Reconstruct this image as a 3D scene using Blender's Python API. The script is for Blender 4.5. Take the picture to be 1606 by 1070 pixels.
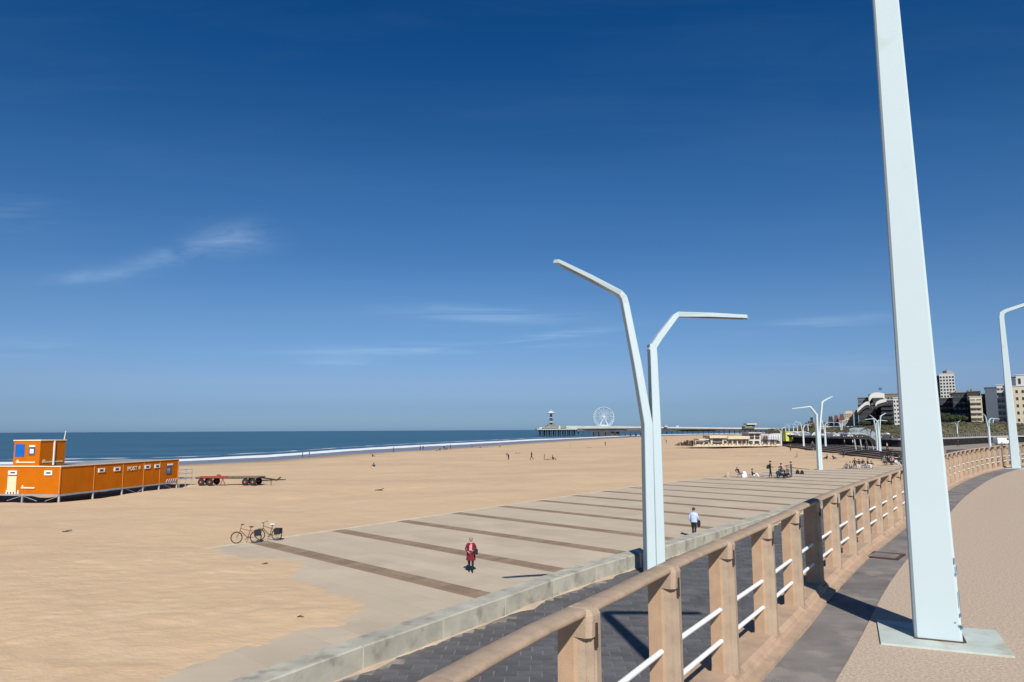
import bpy, math, random
import numpy as np
from mathutils import Vector, Matrix, noise as mnoise

random.seed(7)
SC = bpy.context.scene
COL = SC.collection
for o in list(bpy.data.objects):
    bpy.data.objects.remove(o)
R_ = math.radians

# ------------------------------------------------------------------ camera
F, W_, H_, CZ = 1160.0, 1606.0, 1070.0, 1.75
PITCH = math.atan((674.3 - 535) / F)
ROLL = R_(-0.30)
CROT = Matrix.Rotation(math.pi / 2 + PITCH, 3, 'X') @ Matrix.Rotation(ROLL, 3, 'Z')
cd = bpy.data.cameras.new('camera')
cam = bpy.data.objects.new('camera', cd)
COL.objects.link(cam)
cam.location = (0, 0, CZ)
cam.rotation_euler = CROT.to_euler()
cd.sensor_width = 36.0
cd.lens = F / W_ * 36.0
cd.clip_start = 0.05
cd.clip_end = 40000
SC.camera = cam

# ------------------------------------------------------------------ sun, sky, exposure
SUN_EL = R_(39.0)
SH_AZ = R_(-7.0)                      # shadows fall 7 degrees left of straight ahead
sd = Vector((-math.sin(SH_AZ) * math.cos(SUN_EL), -math.cos(SH_AZ) * math.cos(SUN_EL), math.sin(SUN_EL)))
sl = bpy.data.lights.new('sun', 'SUN')
sl.energy = 5.0
sl.angle = R_(0.53)
sl.color = (1.0, 0.955, 0.88)
so = bpy.data.objects.new('sun', sl)
COL.objects.link(so)
so.rotation_euler = sd.to_track_quat('Z', 'Y').to_euler()
so.location = (0, -20, 60)

SC.view_settings.view_transform = 'Standard'
SC.view_settings.look = 'None'
SC.view_settings.gamma = 1.0
SC.view_settings.use_curve_mapping = False
SC.view_settings.exposure = 0.22

world = bpy.data.worlds.new('World')
SC.world = world
world.use_nodes = True
wt = world.node_tree
wt.nodes.clear()


def wn(t, **k):
    n = wt.nodes.new(t)
    for a, b in k.items():
        setattr(n, a, b)
    return n


def wm(op, a, b=None, c=None, clamp=False):
    n = wt.nodes.new('ShaderNodeMath')
    n.operation = op
    n.use_clamp = clamp
    for i, v in enumerate((a, b, c)):
        if v is None:
            continue
        if isinstance(v, (int, float)):
            n.inputs[i].default_value = v
        else:
            wt.links.new(v, n.inputs[i])
    return n.outputs[0]


sky = wn('ShaderNodeTexSky')
sky.sky_type = 'NISHITA'
sky.sun_disc = False
sky.sun_elevation = SUN_EL
sky.sun_rotation = math.pi + SH_AZ
sky.altitude = 0
sky.air_density = 1.0
sky.dust_density = 0.6
sky.ozone_density = 2.5
tc = wn('ShaderNodeTexCoord')
sp = wn('ShaderNodeSeparateXYZ')
wt.links.new(tc.outputs['Generated'], sp.inputs[0])
DX, DY, DZ = sp.outputs
# tonal depth of the clear polarised sky: deeper blue towards the zenith everywhere round the compass
up = wm('MAXIMUM', DZ, 0.0)
gam = wn('ShaderNodeGamma')
gam.inputs['Gamma'].default_value = 1.0
wt.links.new(sky.outputs[0], gam.inputs[0])
tint = wn('ShaderNodeValToRGB')
cr = tint.color_ramp
cr.interpolation = 'LINEAR'
SKYT = [(0.0054, (0.33, 0.534, 0.971)), (0.0293, (0.302, 0.452, 0.801)), (0.0635, (0.367, 0.475, 0.748)), (0.0978, (0.344, 0.484, 0.722)), (0.1491, (0.328, 0.485, 0.694)), (0.2332, (0.232, 0.433, 0.65)), (0.314, (0.169, 0.408, 0.644)), (0.39, (0.101, 0.345, 0.592)), (0.4603, (0.058, 0.317, 0.587)), (0.5211, (0.038, 0.29, 0.568)), (1.0, (0.038, 0.29, 0.568))]
while len(cr.elements) < len(SKYT):
    cr.elements.new(0.5)
for e, (p, c) in zip(cr.elements, SKYT):
    e.position = p
    e.color = (*c, 1)
wt.links.new(up, tint.inputs[0])
mul = wn('ShaderNodeMix', data_type='RGBA', blend_type='MULTIPLY')
mul.inputs[0].default_value = 1.0
wt.links.new(gam.outputs[0], mul.inputs[6])
wt.links.new(tint.outputs[0], mul.inputs[7])
# thin cirrus, laid out on directions of the sky (u = x/y, v = z/y of the northern half)
ysafe = wm('MAXIMUM', DY, 0.05)
U = wm('DIVIDE', DX, ysafe)
V = wm('DIVIDE', DZ, ysafe)
cb = wn('ShaderNodeCombineXYZ')
wt.links.new(U, cb.inputs[0])
wt.links.new(V, cb.inputs[1])


def cnoise(sx, sy, rot, det=6, lo=0.42, hi=0.75, dist=0.6, w=0.0):
    mp = wn('ShaderNodeMapping')
    mp.inputs['Rotation'].default_value = (0, 0, rot)
    mp.inputs['Scale'].default_value = (sx, sy, 1)
    mp.inputs['Location'].default_value = (w, w * .7, w)
    wt.links.new(cb.outputs[0], mp.inputs[0])
    no = wn('ShaderNodeTexNoise')
    no.inputs['Scale'].default_value = 1.0
    no.inputs['Detail'].default_value = det
    no.inputs['Roughness'].default_value = 0.6
    no.inputs['Distortion'].default_value = dist
    wt.links.new(mp.outputs[0], no.inputs[0])
    mr = wn('ShaderNodeMapRange')
    mr.inputs[1].default_value = lo
    mr.inputs[2].default_value = hi
    wt.links.new(no.outputs[0], mr.inputs[0])
    return mr.outputs[0]


def uv_of(px, py):
    d = CROT @ Vector(((px - W_ / 2) / F, -(py - H_ / 2) / F, -1))
    return d.x / d.y, d.z / d.y


def streak(px, py, sx, sy, slope, strength):
    u0, v0 = uv_of(px, py)
    a = math.atan(slope)
    du = wm('SUBTRACT', U, u0)
    dv = wm('SUBTRACT', V, v0)
    p = wm('ADD', wm('MULTIPLY', du, math.cos(a)), wm('MULTIPLY', dv, math.sin(a)))
    q = wm('SUBTRACT', wm('MULTIPLY', dv, math.cos(a)), wm('MULTIPLY', du, math.sin(a)))
    p = wm('DIVIDE', p, sx / F)
    q = wm('DIVIDE', q, sy / F)
    r = wm('ADD', wm('MULTIPLY', p, p), wm('MULTIPLY', q, q))
    return wm('MULTIPLY', wm('EXPONENT', wm('MULTIPLY', r, -1.0)), strength)


n1 = cnoise(8, 38, 0.22, lo=0.30, hi=0.80)
n2 = cnoise(4, 50, 0.05, lo=0.40, hi=0.72, w=3.1)
n3 = cnoise(2.2, 16, 0.10, lo=0.45, hi=0.85, w=7.7)
big = [streak(372, 374, 56, 24, 0.05, 0.75), streak(290, 394, 50, 16, 0.20, 0.62), streak(150, 433, 75, 12, 0.06, 0.50),
       streak(235, 412, 60, 14, 0.22, .30)]
thin = [streak(750, 493, 125, 15, -0.02, 0.75), streak(700, 546, 200, 8, 0.02, 0.95), streak(860, 530, 95, 8, 0.14, 0.85),
        streak(1290, 507, 110, 8, 0.08, 0.75), streak(20, 335, 70, 30, 0, 0.22), streak(540, 568, 60, 8, 0, 0.4),
        streak(1300, 575, 160, 18, 0.02, 0.20), streak(20, 545, 90, 20, 0, .3)]


def summ(l):
    s = l[0]
    for x in l[1:]:
        s = wm('ADD', s, x)
    return s


# the same veil goes on, thin and irregular, over the whole sky
cm = wm('ADD', wm('MULTIPLY', summ(big), n1), wm('MULTIPLY', summ(thin), n2))
cm = wm('ADD', cm, wm('MULTIPLY', n3, 0.035), clamp=True)
cmix = wn('ShaderNodeMix', data_type='RGBA')
wt.links.new(wm('MULTIPLY', cm, 0.42), cmix.inputs[0])
wt.links.new(mul.outputs[2], cmix.inputs[6])
cmix.inputs[7].default_value = (5.6, 7.4, 9.2, 1)
bg = wn('ShaderNodeBackground')
bg.inputs['Strength'].default_value = 0.10
wt.links.new(cmix.outputs[2], bg.inputs[0])
wo = wn('ShaderNodeOutputWorld')
wt.links.new(bg.outputs[0], wo.inputs[0])


# ------------------------------------------------------------------ geometry of the place (pixel rays to points on real planes)
def ray(px, py):
    return CROT @ Vector(((px - W_ / 2) / F, -(py - H_ / 2) / F, -1))


def PZ(px, py, z):
    d = ray(px, py)
    return Vector((0, 0, CZ)) + d * ((z - CZ) / d.z)


def PD(px, py, D):
    d = ray(px, py)
    return Vector((0, 0, CZ)) + d * (D / d.y)


# ------------------------------------------------------------------ materials
def pm(name, col, var=0.08, scale=4.0, rough=0.8, bump=0.0, bscale=60.0, spec=0.3, metal=0.0, rnd=0.0, island=0.0,
       col2=None, spots=None, detail=5, bdist=0.01):
    m = bpy.data.materials.new(name)
    m.use_nodes = True
    nt = m.node_tree
    b = nt.nodes['Principled BSDF']
    b.inputs['Roughness'].default_value = rough
    b.inputs['Metallic'].default_value = metal
    b.inputs['Specular IOR Level'].default_value = spec
    t = nt.nodes.new('ShaderNodeTexCoord')
    no = nt.nodes.new('ShaderNodeTexNoise')
    no.inputs['Scale'].default_value = scale
    no.inputs['Detail'].default_value = detail
    no.inputs['Roughness'].default_value = 0.6
    nt.links.new(t.outputs['Object'], no.inputs[0])
    mx = nt.nodes.new('ShaderNodeMix')
    mx.data_type = 'RGBA'
    c2 = col2 or tuple(c * (1 - 2.2 * var) for c in col)
    c1 = col if col2 else tuple(min(1, c * (1 + 2.0 * var)) for c in col)
    mx.inputs[6].default_value = (*c1, 1)
    mx.inputs[7].default_value = (*c2, 1)
    mr = nt.nodes.new('ShaderNodeMapRange')
    mr.inputs[1].default_value = 0.3
    mr.inputs[2].default_value = 0.7
    nt.links.new(no.outputs[0], mr.inputs[0])
    nt.links.new(mr.outputs[0], mx.inputs[0])
    out = mx.outputs[2]
    for amt, src in ((rnd, 'obj'), (island, 'isl')):
        if amt > 0:
            if src == 'obj':
                s = nt.nodes.new('ShaderNodeObjectInfo').outputs['Random']
            else:
                s = nt.nodes.new('ShaderNodeNewGeometry').outputs['Random Per Island']
            r2 = nt.nodes.new('ShaderNodeMapRange')
            r2.inputs[3].default_value = 1 - amt
            r2.inputs[4].default_value = 1 + amt
            nt.links.new(s, r2.inputs[0])
            hs = nt.nodes.new('ShaderNodeHueSaturation')
            nt.links.new(r2.outputs[0], hs.inputs['Value'])
            nt.links.new(out, hs.inputs['Color'])
            out = hs.outputs[0]
    if spots:
        scol, sscale, thr, amt = spots
        n2 = nt.nodes.new('ShaderNodeTexNoise')
        n2.inputs['Scale'].default_value = sscale
        n2.inputs['Detail'].default_value = 4
        nt.links.new(t.outputs['Object'], n2.inputs[0])
        r3 = nt.nodes.new('ShaderNodeMapRange')
        r3.inputs[1].default_value = thr
        r3.inputs[2].default_value = thr + 0.12
        r3.inputs[4].default_value = amt
        nt.links.new(n2.outputs[0], r3.inputs[0])
        m2 = nt.nodes.new('ShaderNodeMix')
        m2.data_type = 'RGBA'
        nt.links.new(r3.outputs[0], m2.inputs[0])
        nt.links.new(out, m2.inputs[6])
        m2.inputs[7].default_value = (*scol, 1)
        out = m2.outputs[2]
    nt.links.new(out, b.inputs['Base Color'])
    if bump > 0:
        n3_ = nt.nodes.new('ShaderNodeTexNoise')
        n3_.inputs['Scale'].default_value = bscale
        n3_.inputs['Detail'].default_value = 6
        nt.links.new(t.outputs['Object'], n3_.inputs[0])
        bp = nt.nodes.new('ShaderNodeBump')
        bp.inputs['Strength'].default_value = bump
        bp.inputs['Distance'].default_value = bdist
        nt.links.new(n3_.outputs[0], bp.inputs['Height'])
        nt.links.new(bp.outputs[0], b.inputs['Normal'])
    return m


M = {}
M['paint'] = pm('lamp_paint', (0.46, 0.55, 0.575), 0.008, 1.5, 0.55, 0.05, 200, spec=.2, spots=((0.36, 0.40, 0.33), 3.0, 0.66, 0.3))
M['plate'] = pm('plate_paint', (0.46, 0.51, 0.47), 0.04, 5, 0.6, 0.1, 80, spots=((0.36, 0.33, 0.24), 3.0, 0.55, 0.7))
M['scuff'] = pm('scuff_mark', (0.12, 0.20, 0.28), 0.1, 20, 0.7)
M['led'] = pm('led_glass', (0.30, 0.27, 0.22), 0.05, 5, 0.35, spec=.5)
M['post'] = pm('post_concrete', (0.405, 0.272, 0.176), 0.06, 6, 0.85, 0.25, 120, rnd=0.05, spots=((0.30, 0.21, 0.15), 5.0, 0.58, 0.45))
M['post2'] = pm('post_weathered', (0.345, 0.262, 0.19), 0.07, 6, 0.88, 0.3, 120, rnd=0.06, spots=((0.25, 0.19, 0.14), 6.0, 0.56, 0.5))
M['rail'] = pm('handrail_concrete', (0.355, 0.265, 0.19), 0.08, 9, 0.85, 0.4, 160, rnd=0.05, spots=((0.24, 0.18, 0.14), 14.0, 0.58, 0.35))
M['ledge'] = pm('ledge_concrete', (0.41, 0.285, 0.195), 0.07, 5, 0.9, 0.3, 90, rnd=0.05, spots=((0.27, 0.20, 0.155), 4.0, 0.58, 0.5))
M['slot'] = pm('slot_shadow_gap', (0.05, 0.035, 0.03), 0.1, 10, 0.9)
M['white'] = pm('white_paint', (0.74, 0.75, 0.74), 0.03, 6, 0.45, spec=.4)
M['grey_strip'] = pm('gutter_stone', (0.185, 0.168, 0.155), 0.13, 1.6, 0.85, 0.4, 70, rnd=0.14, spots=((0.30, 0.255, 0.22), 2.6, 0.53, 0.6))
M['gut_joint'] = pm('gutter_joint', (0.36, 0.30, 0.25), 0.1, 4, 0.95)
M['aggregate'] = pm('path_aggregate', (0.465, 0.368, 0.278), 0.10, 42, 0.9, 0.5, 70, detail=2, spots=((0.27, 0.185, 0.14), 58.0, 0.54, 0.7))
M['slate'] = pm('slate_paver', (0.105, 0.103, 0.106), 0.10, 2.5, 0.7, 0.25, 60, rnd=0.16, spots=((0.15, 0.14, 0.13), 1.3, 0.56, 0.4))
M['slate_all'] = pm('slate_paver_far', (0.105, 0.103, 0.106), 0.10, 2.5, 0.7, 0.25, 60, island=0.16, spots=((0.15, 0.14, 0.13), 1.3, 0.56, 0.4))
M['joint'] = pm('sandy_joint', (0.32, 0.29, 0.25), 0.1, 2.2, 0.95, col2=(0.09, 0.085, 0.08))
M['kerb'] = pm('kerb_concrete', (0.385, 0.368, 0.305), 0.10, 1.8, 0.85, 0.4, 40, rnd=0.07, spots=((0.20, 0.185, 0.145), 2.6, 0.55, 0.6))
M['slab'] = pm('terrace_slab', (0.465, 0.385, 0.288), 0.04, 0.35, 0.9, 0.15, 40, island=0.055, spots=((0.455, 0.385, 0.285), 0.12, 0.50, 0.7))
M['slabgap'] = pm('terrace_bed', (0.40, 0.315, 0.225), 0.05, 0.35, 0.9, spots=((0.36, 0.30, 0.225), 0.12, 0.50, 0.7))
M['band'] = pm('band_brick', (0.245, 0.178, 0.118), 0.10, 1.2, 0.85, 0.2, 50, rnd=0.15, spots=((0.36, 0.23, 0.15), 0.25, 0.52, 0.6))
M['wetsand'] = pm('wet_sand', (0.19, 0.185, 0.19), 0.08, 0.05, 0.35, spec=.5)
M['dark'] = pm('dark_metal', (0.03, 0.03, 0.033), 0.1, 5, 0.6)
M['black'] = pm('black_rubber', (0.02, 0.02, 0.02), 0.1, 5, 0.8)
M['grey_metal'] = pm('galvanised_steel', (0.30, 0.30, 0.30), 0.08, 5, 0.5)
M['orange'] = pm('orange_panel', (0.47, 0.125, 0.004), 0.04, 0.8, 0.7, spec=.08)
M['orange_trim'] = pm('orange_trim', (0.56, 0.21, 0.05), 0.03, 2, 0.55)
M['blue'] = pm('blue_shutter', (0.006, 0.11, 0.42), 0.05, 2, 0.5)
M['signblue'] = pm('sign_blue', (0.06, 0.09, 0.22), 0.05, 2, 0.5)
M['cream'] = pm('cream_print', (0.68, 0.58, 0.40), 0.03, 2, 0.6)
M['wood'] = pm('weathered_wood', (0.20, 0.15, 0.11), 0.15, 6, 0.85)
M['red'] = pm('red_paint', (0.26, 0.04, 0.035), 0.1, 3, 0.55)
M['debris'] = pm('driftwood', (0.10, 0.075, 0.055), 0.2, 8, 0.9)


def sand_material():
    m = bpy.data.materials.new('beach_sand')
    m.use_nodes = True
    nt = m.node_tree
    b = nt.nodes['Principled BSDF']
    b.inputs['Roughness'].default_value = 0.95
    b.inputs['Specular IOR Level'].default_value = 0.1
    t = nt.nodes.new('ShaderNodeTexCoord')

    def N(sc, det=6, mapping=None, ro=0.6):
        n = nt.nodes.new('ShaderNodeTexNoise')
        n.inputs['Scale'].default_value = sc
        n.inputs['Detail'].default_value = det
        n.inputs['Roughness'].default_value = ro
        if mapping:
            mp = nt.nodes.new('ShaderNodeMapping')
            mp.inputs['Rotation'].default_value = (0, 0, mapping[2])
            mp.inputs['Scale'].default_value = (mapping[0], mapping[1], 1)
            nt.links.new(t.outputs['Object'], mp.inputs[0])
            nt.links.new(mp.outputs[0], n.inputs[0])
        else:
            nt.links.new(t.outputs['Object'], n.inputs[0])
        return n.outputs[0]

    def mixc(f, a, c, lo, hi, amt):
        r = nt.nodes.new('ShaderNodeMapRange')
        r.inputs[1].default_value = lo
        r.inputs[2].default_value = hi
        r.inputs[4].default_value = amt
        nt.links.new(f, r.inputs[0])
        x = nt.nodes.new('ShaderNodeMix')
        x.data_type = 'RGBA'
        nt.links.new(r.outputs[0], x.inputs[0])
        if isinstance(a, tuple):
            x.inputs[6].default_value = (*a, 1)
        else:
            nt.links.new(a, x.inputs[6])
        x.inputs[7].default_value = (*c, 1)
        return x.outputs[2]
    c = mixc(N(0.03, 5, (1, 2.5, 0.5)), (0.56, 0.405, 0.255), (0.50, 0.355, 0.228), 0.42, 0.60, 1.0)
    c = mixc(N(0.13, 7, (1, 3.5, 0.55), 0.66), c, (0.475, 0.335, 0.215), 0.52, 0.68, 0.30)
    c = mixc(N(0.4, 6, (1, 2.2, 0.3)), c, (0.62, 0.465, 0.31), 0.50, 0.68, 0.5)
    c = mixc(N(1.6, 5), c, (0.42, 0.30, 0.195), 0.56, 0.72, 0.25)
    # wet sand by the sea, a real stain that follows the waterline
    at = nt.nodes.new('ShaderNodeAttribute')
    at.attribute_name = 'wet'
    x = nt.nodes.new('ShaderNodeMix')
    x.data_type = 'RGBA'
    nt.links.new(at.outputs['Fac'], x.inputs[0])
    nt.links.new(c, x.inputs[6])
    x.inputs[7].default_value = (0.30, 0.225, 0.17, 1)
    nt.links.new(x.outputs[2], b.inputs['Base Color'])
    ad = nt.nodes.new('ShaderNodeMath')
    ad.operation = 'MULTIPLY_ADD'
    nt.links.new(N(1.1, 7, (1, 1.6, 0.5)), ad.inputs[0])
    ad.inputs[1].default_value = 2.2
    nt.links.new(N(7, 5), ad.inputs[2])
    # footprints: small dents scattered where people have walked
    vo = nt.nodes.new('ShaderNodeTexVoronoi')
    vo.inputs['Scale'].default_value = 1.9
    nt.links.new(t.outputs['Object'], vo.inputs[0])
    dr = nt.nodes.new('ShaderNodeMapRange')
    dr.inputs[1].default_value = 0.10
    dr.inputs[2].default_value = 0.34
    dr.inputs[3].default_value = -1.0
    dr.inputs[4].default_value = 0.0
    nt.links.new(vo.outputs['Distance'], dr.inputs[0])
    zn = nt.nodes.new('ShaderNodeMapRange')
    zn.inputs[1].default_value = 0.50
    zn.inputs[2].default_value = 0.62
    nt.links.new(N(0.16, 3), zn.inputs[0])
    fm = nt.nodes.new('ShaderNodeMath')
    fm.operation = 'MULTIPLY'
    nt.links.new(dr.outputs[0], fm.inputs[0])
    nt.links.new(zn.outputs[0], fm.inputs[1])
    fa = nt.nodes.new('ShaderNodeMath')
    fa.operation = 'MULTIPLY_ADD'
    nt.links.new(fm.outputs[0], fa.inputs[0])
    fa.inputs[1].default_value = 0.9
    nt.links.new(ad.outputs[0], fa.inputs[2])
    ad = fa
    bp = nt.nodes.new('ShaderNodeBump')
    bp.inputs['Strength'].default_value = 0.30
    bp.inputs['Distance'].default_value = 0.09
    nt.links.new(ad.outputs[0], bp.inputs['Height'])
    nt.links.new(bp.outputs[0], b.inputs['Normal'])
    return m


def sea_material():
    m = bpy.data.materials.new('sea_water')
    m.use_nodes = True
    nt = m.node_tree
    b = nt.nodes['Principled BSDF']
    b.inputs['Roughness'].default_value = 0.35
    b.inputs['Specular IOR Level'].default_value = 0.18
    t = nt.nodes.new('ShaderNodeTexCoord')
    mp = nt.nodes.new('ShaderNodeMapping')
    mp.inputs['Rotation'].default_value = (0, 0, 0.35)
    mp.inputs['Scale'].default_value = (0.25, 1.0, 1)
    nt.links.new(t.outputs['Object'], mp.inputs[0])
    n = nt.nodes.new('ShaderNodeTexNoise')
    n.inputs['Scale'].default_value = 0.035
    n.inputs['Detail'].default_value = 8
    n.inputs['Roughness'].default_value = 0.65
    nt.links.new(mp.outputs[0], n.inputs[0])
    rp = nt.nodes.new('ShaderNodeValToRGB')
    e = rp.color_ramp.elements
    e[0].position = 0.34
    e[0].color = (0.018, 0.066, 0.105, 1)
    e[1].position = 0.68
    e[1].color = (0.042, 0.115, 0.165, 1)
    nt.links.new(n.outputs[0], rp.inputs[0])
    n2 = nt.nodes.new('ShaderNodeTexNoise')
    n2.inputs['Scale'].default_value = 0.25
    n2.inputs['Detail'].default_value = 5
    nt.links.new(mp.outputs[0], n2.inputs[0])
    bp = nt.nodes.new('ShaderNodeBump')
    bp.inputs['Strength'].default_value = 1.0
    bp.inputs['Distance'].default_value = 0.8
    nt.links.new(n2.outputs[0], bp.inputs['Height'])
    nt.links.new(rp.outputs[0], b.inputs['Base Color'])
    nt.links.new(bp.outputs[0], b.inputs['Normal'])
    return m


def foam_material():
    m = bpy.data.materials.new('sea_foam')
    m.use_nodes = True
    nt = m.node_tree
    b = nt.nodes['Principled BSDF']
    b.inputs['Roughness'].default_value = 0.9
    b.inputs['Base Color'].default_value = (0.74, 0.76, 0.78, 1)
    t = nt.nodes.new('ShaderNodeTexCoord')
    n = nt.nodes.new('ShaderNodeTexNoise')
    n.inputs['Scale'].default_value = 0.12
    n.inputs['Detail'].default_value = 7
    nt.links.new(t.outputs['Object'], n.inputs[0])
    at = nt.nodes.new('ShaderNodeAttribute')
    at.attribute_name = 'dens'
    ad = nt.nodes.new('ShaderNodeMath')
    ad.operation = 'ADD'
    nt.links.new(n.outputs[0], ad.inputs[0])
    nt.links.new(at.outputs['Fac'], ad.inputs[1])
    r = nt.nodes.new('ShaderNodeMapRange')
    r.inputs[1].default_value = 0.85
    r.inputs[2].default_value = 1.15
    nt.links.new(ad.outputs[0], r.inputs[0])
    nt.links.new(r.outputs[0], b.inputs['Alpha'])
    return m


M['sand'] = sand_material()
M['sea'] = sea_material()
M['foam'] = foam_material()


# ------------------------------------------------------------------ mesh builder and scene tree
class MB:
    def __init__(s):
        s.v, s.f, s.m = [], [], []

    def add(s, vs, fs, mi=0):
        o = len(s.v)
        s.v += [tuple(v) for v in vs]
        s.f += [tuple(i + o for i in f) for f in fs]
        s.m += [mi] * len(fs)
        return s

    def box(s, c, d, rz=0.0, mi=0):
        cx, cy, cz = c
        x, y, z = d[0] / 2, d[1] / 2, d[2] / 2
        ca, sa = math.cos(rz), math.sin(rz)
        vs = [(cx + a * ca - b * sa, cy + a * sa + b * ca, cz + e) for e in (-z, z) for a, b in ((-x, -y), (x, -y), (x, y), (-x, y))]
        return s.add(vs, [(3, 2, 1, 0), (4, 5, 6, 7), (0, 1, 5, 4), (1, 2, 6, 5), (2, 3, 7, 6), (3, 0, 4, 7)], mi)

    def prism(s, poly, z0, z1, mi=0):
        n = len(poly)
        a = sum(poly[i][0] * poly[(i + 1) % n][1] - poly[(i + 1) % n][0] * poly[i][1] for i in range(n))
        if a < 0:
            poly = poly[::-1]
        vs = [(p[0], p[1], z0) for p in poly] + [(p[0], p[1], z1) for p in poly]
        fs = [tuple(range(n - 1, -1, -1)), tuple(range(n, 2 * n))] + [(i, (i + 1) % n, n + (i + 1) % n, n + i) for i in range(n)]
        return s.add(vs, fs, mi)

    def sheet(s, pts, mi=0):
        return s.add(pts, [tuple(range(len(pts)))], mi)

    def rings(s, rs, caps=True, mi=0):
        n = len(rs[0])
        vs = [p for r in rs for p in r]
        fs = []
        for k in range(len(rs) - 1):
            for i in range(n):
                j = (i + 1) % n
                fs.append((k * n + i, k * n + j, (k + 1) * n + j, (k + 1) * n + i))
        if caps:
            fs.append(tuple(range(n - 1, -1, -1)))
            fs.append(tuple((len(rs) - 1) * n + i for i in range(n)))
        return s.add(vs, fs, mi)

    def tube(s, p0, p1, r0, r1=None, n=8, mi=0):
        p0, p1 = Vector(p0), Vector(p1)
        r1 = r0 if r1 is None else r1
        t = (p1 - p0).normalized()
        a = t.orthogonal().normalized()
        b = t.cross(a)
        rs = []
        for p, r in ((p0, r0), (p1, r1)):
            rs.append([p + (a * math.cos(2 * math.pi * i / n) + b * math.sin(2 * math.pi * i / n)) * r for i in range(n)])
        return s.rings(rs, True, mi)

    def ring(s, c, ax, R, r, n=20, k=6, mi=0):
        c, ax = Vector(c), Vector(ax).normalized()
        a = ax.orthogonal().normalized()
        b = ax.cross(a)
        vs, fs = [], []
        for i in range(n):
            th = 2 * math.pi * i / n
            d = a * math.cos(th) + b * math.sin(th)
            for j in range(k):
                ph = 2 * math.pi * j / k
                vs.append(c + d * (R + r * math.cos(ph)) + ax * r * math.sin(ph))
        for i in range(n):
            for j in range(k):
                fs.append((i * k + j, ((i + 1) % n) * k + j, ((i + 1) % n) * k + (j + 1) % k, i * k + (j + 1) % k))
        return s.add(vs, fs, mi)

    def ball(s, c, r, n=8, mi=0):
        c = Vector(c)
        if not hasattr(r, '__len__'):
            r = (r, r, r)
        rs = []
        for i in range(1, n):
            ph = math.pi * i / n
            rs.append([(c.x + r[0] * math.sin(ph) * math.cos(2 * math.pi * j / (n + 2)), c.y + r[1] * math.sin(ph) * math.sin(2 * math.pi * j / (n + 2)),
                        c.z - r[2] * math.cos(ph)) for j in range(n + 2)])
        return s.rings(rs, True, mi)

    def build(s, name, mats, parent=None, smooth=False):
        me = bpy.data.meshes.new(name)
        me.from_pydata(s.v, [], s.f)
        if not isinstance(mats, (list, tuple)):
            mats = [mats]
        for m in mats:
            me.materials.append(m)
        if len(mats) > 1:
            me.polygons.foreach_set('material_index', s.m)
        if smooth:
            me.shade_smooth()
            me.set_sharp_from_angle(angle=R_(45))
        me.update()
        o = bpy.data.objects.new(name, me)
        COL.objects.link(o)
        if parent:
            o.parent = parent
        return o


def tag(o, label=None, cat=None, group=None, kind=None):
    for k, v in (('label', label), ('category', cat), ('group', group), ('kind', kind)):
        if v:
            o[k] = v
    return o


def thing(name, label, cat, loc=(0, 0, 0), rz=0.0, group=None):
    o = bpy.data.objects.new(name, None)
    o.empty_display_size = 0.3
    COL.objects.link(o)
    o.location = loc
    o.rotation_euler = (0, 0, rz)
    return tag(o, label, cat, group)


def kids(o, tree):
    return tree.get(o.name, [])


def copy_tree(o, label=None, loc=None, rz=None, scale=None, group=None):
    allo = [(c, c.parent) for c in bpy.data.objects if c.parent is not None]

    def rec(src, par):
        c = src.copy()
        COL.objects.link(c)
        if par:
            c.parent = par
        for ch, p in allo:
            if p == src:
                rec(ch, c)
        return c
    r = rec(o, None)
    if label:
        r['label'] = label
    if loc is not None:
        r.location = loc
    if rz is not None:
        r.rotation_euler = (0, 0, rz)
    if scale:
        r.scale = (scale,) * 3
    if group:
        r['group'] = group
    return r


def lerp(a, b, t):
    return a + (b - a) * t


def poly_len(pts):
    d = [0.0]
    for a, b in zip(pts, pts[1:]):
        d.append(d[-1] + (Vector(b) - Vector(a)).length)
    return d


def at_len(pts, d, s):
    s = max(0, min(d[-1] - 1e-6, s))
    for i in range(len(d) - 1):
        if d[i + 1] >= s:
            t = (s - d[i]) / (d[i + 1] - d[i])
            return Vector(pts[i]).lerp(Vector(pts[i + 1]), t), (Vector(pts[i + 1]) - Vector(pts[i])).normalized()


def catmull(pts, per=8):
    P = [Vector(p) for p in pts]
    P = [P[0] * 2 - P[1]] + P + [P[-1] * 2 - P[-2]]
    out = []
    for i in range(1, len(P) - 2):
        for k in range(per):
            t = k / per
            a, b, c, d = P[i - 1], P[i], P[i + 1], P[i + 2]
            out.append(0.5 * ((2 * b) + (c - a) * t + (2 * a - 5 * b + 4 * c - d) * t * t + (3 * b - a - 3 * c + d) * t ** 3))
    out.append(P[-2])
    return out


# ------------------------------------------------------------------ levels
Z_BLV, Z_TER, Z_SEA = -2.45, -4.85, -6.0


def seg_dist(X, Y, pts, closed=False):
    d = np.full(X.shape, 1e9)
    n = len(pts)
    for i in range(n if closed else n - 1):
        ax, ay = pts[i][0], pts[i][1]
        bx, by = pts[(i + 1) % n][0], pts[(i + 1) % n][1]
        vx, vy = bx - ax, by - ay
        t = np.clip(((X - ax) * vx + (Y - ay) * vy) / (vx * vx + vy * vy + 1e-9), 0, 1)
        d = np.minimum(d, np.hypot(X - ax - t * vx, Y - ay - t * vy))
    return d


def inside(X, Y, pts):
    r = np.zeros(X.shape, bool)
    n = len(pts)
    for i in range(n):
        ax, ay = pts[i][0], pts[i][1]
        bx, by = pts[(i + 1) % n][0], pts[(i + 1) % n][1]
        c = ((ay > Y) != (by > Y)) & (X < (bx - ax) * (Y - ay) / ((by - ay) + 1e-12) + ax)
        r ^= c
    return r


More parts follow.
